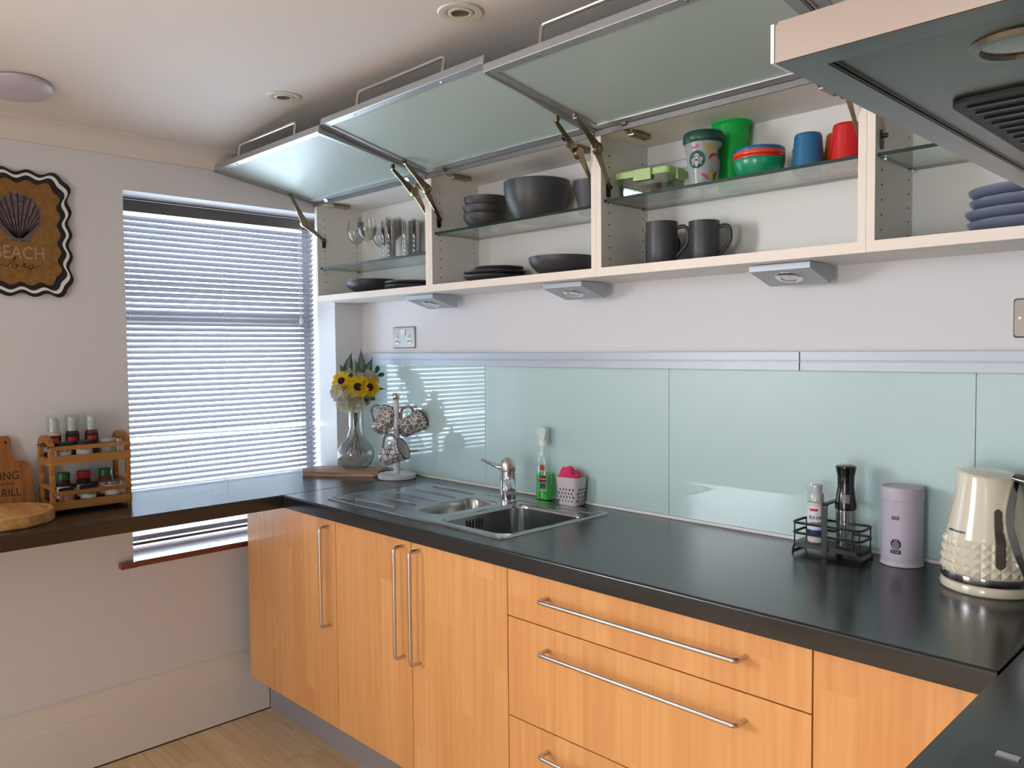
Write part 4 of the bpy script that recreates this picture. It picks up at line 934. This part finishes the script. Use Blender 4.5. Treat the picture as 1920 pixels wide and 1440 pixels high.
def sunflower(c, n_, R, petn=16):
    n_, a_, b_ = basis(n_); bm = NB()
    for lay in range(2):
        for k_ in range(petn):
            an = 2*PI*(k_+.5*lay)/petn+random.uniform(-.08, .08); d = a_*math.cos(an)+b_*math.sin(an)
            petal(bm, c+d*R*.25-n_*.002*lay, d, n_, R*random.uniform(.72, .9), R*.34, random.uniform(-.05, .35))
    bmesh.ops.solidify(bm, geom=bm.faces[:], thickness=.0005); f = obj('sunflower', bm, petY, FW)
    bm = NB(); q = n_.to_track_quat('Z', 'Y').to_matrix().to_4x4(); lathe(bm, [(R*.36, 0), (R*.36, .004), (R*.28, .009), (R*.12, .009), (0, .006)], 24, c, 0, q); obj('flower_centre', bm, petB, f)
def peony(c, n_, R, m_=petW, lay=4):
    n_, a_, b_ = basis(n_); bm = NB()
    for l in range(lay):
        k0 = 5+l
        for k_ in range(k0):
            an = 2*PI*(k_+.37*l)/k0+random.uniform(-.2, .2); el = .95-.25*l; d = (a_*math.cos(an)+b_*math.sin(an))*math.cos(el)+n_*math.sin(el)
            petal(bm, c+d*R*.08, d, n_ if l > 1 else -n_, R*(.7+.12*l), R*.75, .35 if l < 2 else .1)
    bmesh.ops.solidify(bm, geom=bm.faces[:], thickness=.0006); return obj('white_bloom', bm, m_, FW)
sunflower(W3(-.052, .362, .035), cv*.8-rv*.5+upv*.5, .040)
sunflower(W3(.012, .338, .062), cv*.9+upv*.2, .045)
sunflower(W3(.060, .335, .052), cv*.75+rv*.45+upv*.15, .042)
for (r, u, c, R, dr, du) in ((-.058, .315, .03, .040, -.6, -.1), (-.035, .275, .04, .040, -.3, -.5), (.004, .275, .055, .040, .1, -.5), (-.018, .300, .055, .034, -.1, 0), (.034, .290, .045, .034, .4, -.5), (.058, .372, .012, .032, .5, .5), (.010, .375, .012, .030, 0, .8), (-.036, .388, .0, .030, -.2, .8), (.078, .366, .02, .024, .8, .2)):
    peony(W3(r, u, c), cv*.7+rv*dr+upv*du, R)
def fern(base, tip, w, nn=14, m_=leafm, bend=None):
    bm = NB(); d = tip-base; L_ = d.length; dn = d.normalized(); s = dn.cross(cv).normalized(); pts = []
    for i in range(9):
        t = i/8; pts.append(base+d*t+(bend or Vector((0, 0, 0)))*t*t)
    tube(bm, pts, .0009, 6)
    nn = int(nn*1.6)
    for i in range(nn):
        t = .12+.86*i/nn; p = base+d*t+(bend or Vector((0, 0, 0)))*t*t; ll = w*math.sin(PI*min(t*.9+.12, 1))**.7*(1.05-t*.85)
        for sg in (-1, 1): petal(bm, p, s*sg+dn*.75, cv, ll, .0034, -.05)
    return obj('fern', bm, m_, FW)
fern(W3(-.03, .36, 0), W3(-.022, .478, -.01), .040, 16, bend=W3(.012, .01, 0)); fern(W3(-.02, .36, 0), W3(-.060, .43, .0), .028, 10)
fern(W3(.03, .34, 0), W3(.028, .492, -.02), .042, 18); fern(W3(.035, .36, .0), W3(.075, .455, -.01), .035, 14); fern(W3(.03, .36, .01), W3(.0, .45, 0), .028, 10)
fern(W3(.0, .27, .03), W3(.085, .290, .03), .022, 14); fern(W3(-.0, .27, .03), W3(-.07, .262, .02), .022, 10); fern(W3(.04, .33, 0), W3(.125, .325, .01), .020, 14)
fern(W3(.06, .36, 0), W3(.098, .415, .0), .018, 8)
bm = NB()
for (r, u, c, dr, du) in ((-.020, .365, .04, .2, .6), (-.012, .352, .05, .7, .3), (-.022, .345, .05, -.3, -.6), (.060, .305, .05, .5, -.6), (.045, .305, .055, .1, -.8), (-.01, .318, .06, -.8, -.4), (.090, .392, .0, .2, 1), (.094, .380, .0, .8, .2)):
    petal(bm, W3(r, u, c), rv*dr+upv*du, cv, .030, .020, .1)
bmesh.ops.solidify(bm, geom=bm.faces[:], thickness=.0005); o = obj('leaves', bm, leafd, FW); o['kind'] = 'stuff'

# ------------------------------------------------------------------ mug tree
TX, TY = .372, -.104
MT = thing('mug_tree', 'white marble mug tree with chrome pegs standing beside the sink drainer', 'mug tree', (TX, TY, Z))
cv = Vector((CAM.x-TX, CAM.y-TY, 0)).normalized(); rv = Vector((-cv.y, cv.x, 0))
def T3(r, u, c): return rv*r+upv*u+cv*c
bm = NB(); lathe(bm, [(0, 0), (.072, 0), (.075, .003), (.075, .015), (.072, .018), (0, .018)], 56); obj('base', bm, M_marble, MT)
bm = NB(); cyl(bm, .0125, .018, .308, 28); obj('post', bm, M_marble, MT)
bm = NB(); lathe(bm, [(0, .305), (.008, .306), (.015, .313), (.0165, .320), (.0150, .328), (.009, .335), (0, .3365)], 28); obj('knob', bm, M_chrome, MT)
def peg(a_, b_):
    bm = NB(); tube(bm, [a_, b_], .0035, 12); q = (Vector(b_)); lathe(bm, [(0, -.006), (.0045, -.0045), (.006, 0), (.0045, .0045), (0, .006)], 14, q); return obj('peg', bm, M_chrome, MT)
peg(T3(.010, .280, 0), T3(.078, .280, 0)); peg(T3(-.010, .280, 0), T3(-.078, .280, 0)); peg(T3(-.004, .190, .011), T3(-.022, .196, .075)); peg(T3(.008, .105, 0), T3(.078, .105, -.01))
M_glaze = mat('crackle_glaze', srgb(150, 140, 138), .35)
nt = M_glaze.node_tree; vo = nt.nodes.new('ShaderNodeTexVoronoi'); vo.feature = 'DISTANCE_TO_EDGE'; vo.inputs['Scale'].default_value = 62
tc_ = nt.nodes.new('ShaderNodeTexCoord'); nt.links.new(tc_.outputs['Object'], vo.inputs['Vector'])
rp_ = nt.nodes.new('ShaderNodeValToRGB'); rp_.color_ramp.elements[0].position = .05; rp_.color_ramp.elements[0].color = srgb(226, 218, 210); rp_.color_ramp.elements[1].position = .09; rp_.color_ramp.elements[1].color = srgb(128, 116, 114)
nt.links.new(vo.outputs['Distance'], rp_.inputs[0]); nt.links.new(rp_.outputs[0], nt.nodes['Principled BSDF'].inputs['Base Color'])
M_glazel = M_glaze.copy(); M_glazel.name = 'pale_crackle_glaze'; rr_ = [n for n in M_glazel.node_tree.nodes if n.type == 'VALTORGB'][0]; rr_.color_ramp.elements[0].color = srgb(90, 82, 84); rr_.color_ramp.elements[1].color = srgb(208, 202, 206)
M_mugin = mat('mug_inside', srgb(232, 228, 226), .3); M_mugh = mat('mug_handle', srgb(132, 122, 120), .35)
def hung(label, base, axis, hdir, gm, peg_):
    """base = centre of the foot, axis = foot to rim, hdir = side the handle is on (all from the tree's base)"""
    ax = Vector(axis).normalized(); hd_ = Vector(hdir); hd_ = (hd_-ax*hd_.dot(ax)).normalized(); s = ax.cross(hd_)
    Q = Matrix((hd_, s, ax)).transposed().to_4x4()
    m_ = thing('hanging_mug', label, 'mug', Vector((TX, TY, Z))+Vector(base), group='crackle-patterned mugs on the mug tree'); m_.rotation_euler = Q.to_euler(); bpy.context.view_layer.update()
    r, h = .036, .086; m_.scale = (1.14, 1.14, 1.14)
    bm = NB(); lathe(bm, [(0, .003), (.022, .003), (.024, 0), (.027, .002), (.030, .012), (.034, .050), (.0385, h), (.0385, h+.001)], 40); obj('cup', bm, gm, m_, sharp=50)
    bm = NB(); lathe(bm, [(.0375, h), (.033, .050), (.028, .014), (0, .008)], 40); obj('cup_inside', bm, M_mugin, m_)
    bm = NB(); lathe(bm, [(.0375, h-.001), (.0372, h+.001), (.038, h+.002), (.0392, h+.001), (.0390, h-.001)], 40, closed=True); obj('rim', bm, M_black, m_)
    bm = NB(); tube(bm, fillet([(.034, 0, h*.86), (.062, 0, h*.84), (.066, 0, h*.45), (.031, 0, h*.20)], .016, 6), .0048, 12); obj('handle', bm, M_mugh, m_)
    bm = NB(); box(bm, -.006, -.003, -.008, .008, -.0004, .0032); box(bm, .003, .006, -.008, .008, -.0004, .0032); obj('foot_mark', bm, M_txt, m_); return m_
hung('grey patterned mug hanging left on the tree, its foot facing out', T3(-.068, .186, .012), T3(.045, .068, -.040), T3(-.5, .9, .1), M_glaze, 0)
hung('grey patterned mug hanging right on the tree, tilted up', T3(.018, .188, .020), T3(.082, .040, -.040), T3(-.5, 1, 0), M_glaze, 0)
hung('pale patterned mug hanging low in front with its white inside showing', T3(-.055, .085, .050), T3(.078, .040, .036), T3(-.45, 1, -.2), M_glazel, 0)

# ------------------------------------------------------------------ behind the sink: spray bottle, caddy, cloth
SP = thing('spray_bottle', 'clear trigger spray bottle half full of green cleaner behind the tap', 'bottle', (1.106, -.040, Z))
ang = -.5
def ell(rx, ry, z, n=28): return [(rx*math.cos(2*PI*k/n), ry*math.sin(2*PI*k/n), z) for k in range(n)]
prb = [(.030, .020, 0), (.034, .023, .004), (.034, .023, .05), (.031, .022, .085), (.026, .019, .105), (.027, .019, .125), (.022, .018, .150), (.013, .013, .172), (.012, .012, .182)]
bm = NB(); loft(bm, [ell(*p_) for p_ in prb], cap0=True, cap1=False); obj('bottle_wall', bm, G_clear, SP, sharp=60)
bm = NB(); loft(bm, [ell(a_*.95, b_*.93, max(z_, .002)) for a_, b_, z_ in prb[:4]]+[ell(.0285, .0195, .088)]); obj('liquid', bm, G_liq, SP, sharp=60)
bm = NB(); tube(bm, [(0, 0, .02), (.001, 0, .19)], .002, 8); obj('dip_tube', bm, G_tub, SP)
bm = NB(); cyl(bm, .0145, .180, .200, 20); obj('collar', bm, M_white, SP)
bm = NB(); loft(bm, [[(x, y, z) for x, y in ((-w0, -.009), (w1_, -.009), (w1_, .009), (-w0, .009))] for w0, w1_, z in ((.010, .010, .200), (.014, .012, .214), (.024, .016, .222), (.026, .016, .236), (.020, .012, .241))]); obj('trigger_head', bm, mat('milky_plastic', srgb(206, 222, 214), .3), SP)
bm = NB(); tube(bm, fillet([(-.012, 0, .220), (-.022, 0, .205), (-.020, 0, .180)], .006), .004, 8); obj('trigger', bm, mat('milky_plastic', None), SP)
ca = math.atan2(CAM.y+.04, CAM.x-1.106)
def onb(x, y, d):
    a_ = ca+x/.028; return ((.0343+d)*math.cos(a_)*1.0, (.0243+d)*math.sin(a_)*.99, y)
def bandE(z0, z1, x0, x1, mm, nm, d=.0003):
    bm = NB(); vs = []
    for i in range(9):
        x = x0+(x1-x0)*i/8; vs.append((bm.verts.new(onb(x, z0, d)), bm.verts.new(onb(x, z1, d))))
    for p_, q_ in zip(vs, vs[1:]): bm.faces.new((p_[0], q_[0], q_[1], p_[1]))
    bmesh.ops.solidify(bm, geom=bm.faces[:], thickness=.0002); return obj(nm, bm, mm, SP)
bandE(.030, .085, -.022, .004, mat('label_white', None), 'label'); bandE(.062, .084, -.020, .002, mat('logo_red', None), 'label_logo', .0006); bandE(.040, .058, -.018, .000, mat('teal_green_plastic', None), 'label_picture', .0006)
bandE(.100, .118, -.020, -.004, mat('orange_plastic', None), 'hazard_sticker', -.004)
text('lettering', 'Power', .010, M_wprint, SP, lambda x, y, d: onb(x-.009, .073+y, .0009+d), w=.8)

CD = thing('sink_caddy', 'pale grey plastic sink caddy with drain slots by the splashback', 'caddy', (1.236, -.050, Z), .12)
def cad(s_, z): return [(x, y, z) for x, y in rrect(-.042*s_, .042*s_, -.034*s_, .034*s_, .018*s_, 6)]
bm = NB(); loft(bm, [cad(.78, 0), cad(.84, .003), cad(.92, .04), cad(1.02, .086), cad(1.04, .092), cad(1.0, .093), cad(.96, .088), cad(.86, .02), cad(.8, .006)]); obj('tub', bm, M_caddy, CD)
bm = NB(); rng = random.Random(3)
for row in range(4):
    for k_ in range(5):
        xx = -.026+k_*.012+(row % 2)*.005; zz = .018+row*.012; yy = -(.034*(.80+.26*zz/.092)+.0002)
        loft(bm, [[(xx+w_*math.cos(q), yy+dd, zz+h_*math.sin(q)) for q in [2*PI*i/8 for i in range(8)]] for dd, w_, h_ in ((.002, .0022, .0042), (-.0006, .0022, .0042))])
for row in range(4):
    for k_ in range(4):
        yy = -.020+k_*.012+(row % 2)*.005; zz = .018+row*.012; xx = (.042*(.80+.26*zz/.092)+.0002)
        loft(bm, [[(xx+dd, yy+w_*math.cos(q), zz+h_*math.sin(q)) for q in [2*PI*i/8 for i in range(8)]] for dd, w_, h_ in ((-.002, .0022, .0042), (.0006, .0022, .0042))])
obj('drain_slots', bm, mat('slot_dark', srgb(50, 44, 44), .6), CD)
bm = NB(); bmesh.ops.create_icosphere(bm, subdivisions=4, radius=1)
from mathutils import noise
for v in bm.verts:
    n_ = v.co.normalized(); d_ = 1+.28*noise.noise(n_*1.8+Vector((3, 1, 7)))-.22*abs(noise.noise(n_*3.1))+.06*noise.noise(n_*9); v.co = Vector((n_.x*.040*d_, n_.y*.029*d_, n_.z*.038*d_))
cl = tag(obj('cleaning_cloth', bm, M_pink, sharp=180), 'crumpled bright pink cleaning cloth stuffed in the grey sink caddy', 'cloth'); cl.location = (1.226, -.052, Z+.086)

# ------------------------------------------------------------------ wire caddy with salt and oil
WC = thing('condiment_rack', 'black wire condiment rack on the worktop by the splashback', 'rack', (2.104, -.088, Z), .0)
hx, hy = .083, .038
def loop(z, r=.0031, s_=1.0): 
    bm = NB(); tube(bm, [(x, y, z) for x, y in rrect(-hx*s_, hx*s_, -hy*s_, hy*s_, .016, 6)], r, 8, cyc=True); return bm
for z_ in (.073, .048): obj('wire_ring', loop(z_), M_blackm, WC)
bm = NB(); prism(bm, rrect(-hx-.001, hx+.001, -hy-.001, hy+.001, .016), .014, .024); obj('tray', bm, M_blackm, WC)
bm = NB()
for x, y in ((-hx+.004, -hy+.006), (-hx+.004, hy-.006), (hx-.004, -hy+.006), (hx-.004, hy-.006), (hx-.018, -hy), (-hx+.018, hy)): tube(bm, [(x*1.0, y, .020), (x, y, .073)], .0018, 8)
obj('uprights', bm, M_blackm, WC)
for sx in (-1, 1):
    bm = NB(); tube(bm, fillet([(sx*(hx-.004), -hy+.004, .015), (sx*(hx+.001), -hy+.004, .002), (sx*(hx+.001), hy-.004, .002), (sx*(hx-.004), hy-.004, .015)], .004), .0022, 8); obj('foot', bm, M_blackm, WC)
bm = NB(); pth = fillet([(0, -hy-.004, .004), (0, -hy-.004, .128), (0, hy+.004, .128), (0, hy+.004, .004)], .010, 5); rings = []
pv = [Vector(p_) for p_ in pth]
for i, p_ in enumerate(pv):
    t_ = (pv[min(i+1, len(pv)-1)]-pv[max(i-1, 0)]).normalized(); n_ = Vector((0, -t_.z, t_.y))
    rings.append([tuple(p_+Vector((sx*.007, 0, 0))+n_*sn*.0016) for sx, sn in ((-1, -1), (1, -1), (1, 1), (-1, 1))])
loft(bm, rings); obj('handle', bm, M_blackm, WC)
sa = math.atan2(CAM.y+.09, CAM.x-2.064)
SA = thing('salt_grinder', 'clear-topped sea salt grinder in the black wire rack', 'grinder', (2.064, -.086, Z+.0245))
bm = NB(); lathe(bm, [(0, 0), (.0185, 0), (.0205, .003), (.0205, .095), (.0195, .098), (0, .098)], 32); obj('bottle', bm, mat('salt_grains', srgb(214, 204, 200), .7, bump=(500, .6, .001)), SA)
obj('label', band(.0208, .016, .090, sa-1.5, sa+1.5), mat('label_paper', srgb(226, 224, 228), .5), SA)
obj('label_band', band(.0213, .016, .032, sa-1.5, sa+1.5), mat('label_blue', srgb(24, 60, 120), .5), SA); obj('label_logo', band(.0213, .078, .084, sa-.75, sa+.15), mat('logo_red', None), SA)
text('lettering', 'SEA SALT', .0115, mat('navy_print', srgb(16, 20, 44), .5), SA, oncyl(.0214, .062, sa), w=.78)
text('lettering', 'ROCK CRYSTALS', .0035, mat('navy_print', None), SA, oncyl(.0214, .050, sa), w=.9)
bm = NB(); lathe(bm, [(.0195, .0985), (.0205, .101), (.0205, .118), (.0185, .121), (.021, .124), (.025, .130), (.026, .139), (.024, .147), (.019, .150), (0, .1505)], 16); obj('grinder_cap', bm, G_clear, SA)
bm = NB(); lathe(bm, [(0, .099), (.0165, .099), (.0165, .118), (.012, .124), (.014, .140), (0, .142)], 16); obj('grinder_core', bm, mat('frosty_plastic', None), SA)
OS = thing('oil_sprayer', 'black-topped glass oil sprayer bottle in the wire rack', 'bottle', (2.136, -.086, Z+.0245))
bm = NB(); lathe(bm, [(0, 0), (.020, 0), (.023, .003), (.0235, .085), (.021, .095), (.020, .095), (.0215, .084), (.021, .006), (0, .010)], 36); obj('bottle_wall', bm, G_clear, OS, sharp=60)
bm = NB(); lathe(bm, [(.0215, .089), (.0245, .092), (.0245, .105), (.0215, .125), (.0185, .145), (.0195, .170), (.0235, .190), (.0235, .193), (.020, .195), (0, .195)], 36); sp_ = obj('spray_head', bm, M_blackp, OS)
oa = math.atan2(CAM.y+.086, CAM.x-2.136)
obj('front_window', band(.0238, .108, .128, oa-.35, oa+.35, .0022), mat('grey_insert', srgb(120, 120, 124), .3), OS)
bm = NB(); tube(bm, [(0, 0, .012), (0, 0, .092)], .0025, 8); obj('dip_tube', bm, G_tub, OS)

# ------------------------------------------------------------------ canister
CN = thing('storage_tin', 'tall round matt lilac tin with small black marks beside the kettle', 'tin', (2.254, -.056, Z))
bm = NB(); lathe(bm, [(0, 0), (.0455, 0), (.047, .001), (.0462, .004), (.0445, .010), (.0445, .151), (0, .151)], 56); obj('body', bm, M_lilac, CN)
bm = NB(); lathe(bm, [(.0448, .150), (.0455, .1505), (.0455, .175), (.044, .179), (.040, .180), (.038, .1785), (0, .1785)], 56); obj('lid', bm, M_lilac, CN)
na = math.atan2(CAM.y+.056, CAM.x-2.254)-.30
obj('print_block', band(.0446, .108, .1155, na-.20, na+.18), M_txt, CN)
text('lettering', 'DOIBO', .0062, mat('lilac_tin', None), CN, oncyl(.0452, .1118, na-.01), w=.95)
def onc(z, x, d=0): a_ = na+.02+x/.0446; r = .0448+d; return (r*math.cos(a_), r*math.sin(a_), z)
decal('emblem', [(-.011, .050), (-.011, .056), (-.006, .063), (.006, .063), (.011, .056), (.011, .050), (.006, .041), (-.006, .041)], M_txt, 1, CN, onc)
decal('emblem_inner', [(-.0075, .0495), (-.0075, .055), (-.003, .0585), (.003, .0585), (.0075, .055), (.0075, .0495), (.0045, .040), (-.0045, .040)], M_lilac, 3, CN, onc)
for sx in (-1, 1): stroke('emblem_ring', arc(sx*.0034, .0525, .0022, 0, 2*PI, 10), .0004, M_txt, 5, CN, onc)
stroke('emblem_line', [(-.003, .045), (.003, .045)], .0004, M_txt, 5, CN, onc); stroke('emblem_line', [(-.005, .0605), (.005, .0605)], .0009, M_lilac, 5, CN, onc)
obj('print_block', band(.0446, .030, .0385, na-.24, na+.26), M_txt, CN)
text('lettering', 'STAR', .0065, mat('lilac_tin', None), CN, oncyl(.0452, .0342, na+.01), w=1.0)

# ------------------------------------------------------------------ kettle
KX, KY = 2.452, -.128
KT = thing('kettle', 'cream electric kettle with faceted lower body and chrome handle band', 'kettle', (KX, KY, Z))
bm = NB(); lathe(bm, [(0, 0), (.086, 0), (.089, .003), (.090, .010), (.087, .018), (.083, .020), (0, .020)], 64); obj('power_base', bm, M_cream, KT)
bm = NB(); lathe(bm, [(.080, .0205), (.0865, .021), (.0880, .024), (.0870, .036), (.084, .037)], 64); obj('chrome_band', bm, M_chrome, KT)
bm = NB(); seg = 30; zr = [.037, .055, .073, .091, .109]; rr_l = [.0855, .0862, .0850, .0830, .0805]; rings = []
for z_, r_ in zip(zr, rr_l): rings.append([bm.verts.new((r_*math.cos(2*PI*k_/seg), r_*math.sin(2*PI*k_/seg), z_)) for k_ in range(seg)])
dia = []
for A, B in zip(rings, rings[1:]):
    for k_ in range(seg): dia.append(bm.faces.new((A[k_], A[(k_+1) % seg], B[(k_+1) % seg], B[k_])))
pk = bmesh.ops.poke(bm, faces=dia)
for v in pk['verts']: n_ = Vector((v.co.x, v.co.y, 0)).normalized(); v.co += n_*.0042
obj('faceted_body', bm, M_cream, KT, sharp=8)
bm = NB(); lathe(bm, [(.0805, .109), (.0775, .125), (.0720, .150), (.0665, .180), (.0615, .212), (.0590, .230), (.0575, .236), (.054, .2375)], 64)
for v in bm.verts:
    if v.co.z > .2: v.co.z += .006*(-v.co.x*.94-v.co.y*-.3)/.06*((v.co.z-.2)/.037)
obj('upper_body', bm, M_cream, KT, sharp=50)
bm = NB(); lathe(bm, [(.0565, .2355), (.055, .239), (.040, .2425), (.015, .2440), (0, .2440)], 64)
for v in bm.verts: v.co.z += .006*(-v.co.x*.94-v.co.y*-.3)/.06
obj('lid', bm, M_cream, KT)
hA = math.radians(-18); hv = Vector((math.cos(hA), math.sin(hA), 0)); sv = Vector((-hv.y, hv.x, 0)); 
def K(o_, z_, s_=0): return hv*o_+sv*s_+Vector((0, 0, z_))
# spout on the side away from the handle
bm = NB(); sp = -hv
loft(bm, [[tuple(sp*(a_+dz)+sv*b_+Vector((0, 0, z_))) for a_, b_ in ((.045, -.020*q), (.056+.014*q, -.006*q), (.056+.014*q, .006*q), (.045, .020*q))] for z_, q, dz in ((.190, .1, .006), (.215, .8, .004), (.240, 1.15, 0))]); obj('spout', bm, M_cream, KT)
# handle: chrome band running down the body, dark grip
def kr(z):   # body radius at height z
    P_ = [(.02, .086), (.037, .0855), (.055, .0862), (.109, .0805), (.15, .072), (.18, .0665), (.212, .0615), (.24, .057)]
    for (z0_, r0_), (z1_, r1_) in zip(P_, P_[1:]):
        if z <= z1_: return r0_+(r1_-r0_)*(z-z0_)/(z1_-z0_)
    return .057
for sg, nm in ((-1, 'chrome_strip'), (1, 'chrome_strip')):
    bm = NB(); rings = []
    for i in range(15):
        t_ = i/14; z_ = .030+.205*t_; s0 = sg*(.016+.030*math.sin(PI*min(t_*1.0, 1))**.9); r_ = kr(z_)
        a_ = hA+s0/r_; a2 = hA+(s0+sg*-.012)/r_
        rings.append([(rq*math.cos(aa), rq*math.sin(aa), z_) for rq, aa in ((r_-.001, a_), (r_+.005, a_), (r_+.007, a2), (r_-.001, a2))])
    loft(bm, rings); obj(nm, bm, M_chrome, KT)
bm = NB(); rings = []
for (o_, z_, w_, t_) in ((.055, .236, .018, .010), (.085, .232, .018, .011), (.112, .210, .016, .012), (.122, .170, .015, .012), (.122, .120, .015, .012), (.112, .075, .016, .012), (.098, .045, .018, .012), (.080, .034, .020, .010)):
    rings.append((o_, z_, w_, t_))
RR = []
for i, (o_, z_, w_, t_) in enumerate(rings):
    A = rings[max(i-1, 0)]; B = rings[min(i+1, len(rings)-1)]; d_ = Vector((B[0]-A[0], B[1]-A[1])).normalized(); nn_ = Vector((-d_.y, d_.x))
    RR.append([tuple(K(o_+nn_.x*t_*math.sin(q), z_+nn_.y*t_*math.sin(q), w_*math.cos(q))) for q in [2*PI*k_/16 for k_ in range(16)]])
loft(bm, RR); obj('handle', bm, mat('dark_chrome', srgb(120, 120, 124), .12, 1), KT, sharp=60)
bm = NB(); loft(bm, [[tuple(K(o_, z_, s_)) for o_, s_ in ((a0, -.006), (a1, -.006), (a1, .006), (a0, .006))] for a0, a1, z_ in ((.100, .124, .205), (.095, .121, .222), (.088, .106, .240))]); bmesh.ops.bevel(bm, geom=bm.edges[:], offset=.002, segments=2, affect='EDGES'); obj('lid_button', bm, M_cream, KT)
# water window
wa = hA-.78; bm = NB(); rings = []
for i in range(29):
    t_ = i/28; z_ = .060+.116*t_; e_ = max(0, (abs(t_-.5)-.43)/.07); w_ = .0085*math.sqrt(max(1-e_*e_, .03))*(1.1-.2*t_)
    lo_ = .0932-(z_-.06)*.08; r_ = kr(z_)+.0015
    if z_ < .110: r_ = max(r_, lo_)
    elif z_ < .135: r_ = r_+(lo_-r_)*(1-(z_-.110)/.025)
    rings.append([((r_+dd)*math.cos(wa+s_*w_/r_), (r_+dd)*math.sin(wa+s_*w_/r_), z_) for s_, dd in ((-1, -.0008), (-.8, 0), (.8, 0), (1, -.0008), (1, -.006), (-1, -.006))])
loft(bm, rings); obj('water_window', bm, mat('smoked_window', srgb(84, 74, 62), .1, coat=.6), KT)
text('lettering', 'MORPHY RICHARDS', .0058, M_txt, KT, lambda x, y, d: ((kr(.122+y)+.0008+d)*math.cos(hA-1.85+x/.078), (kr(.122+y)+.0008+d)*math.sin(hA-1.85+x/.078), .122+y), w=.85)
bm = NB(); tube(bm, fillet([(-.080, .030, .008), (-.098, .050, .004), (-.100, .090, .005), (-.06, .112, .005), (.05, .112, .005)], .015), .003, 8); obj('power_cord', bm, M_black, KT)
# end of scene
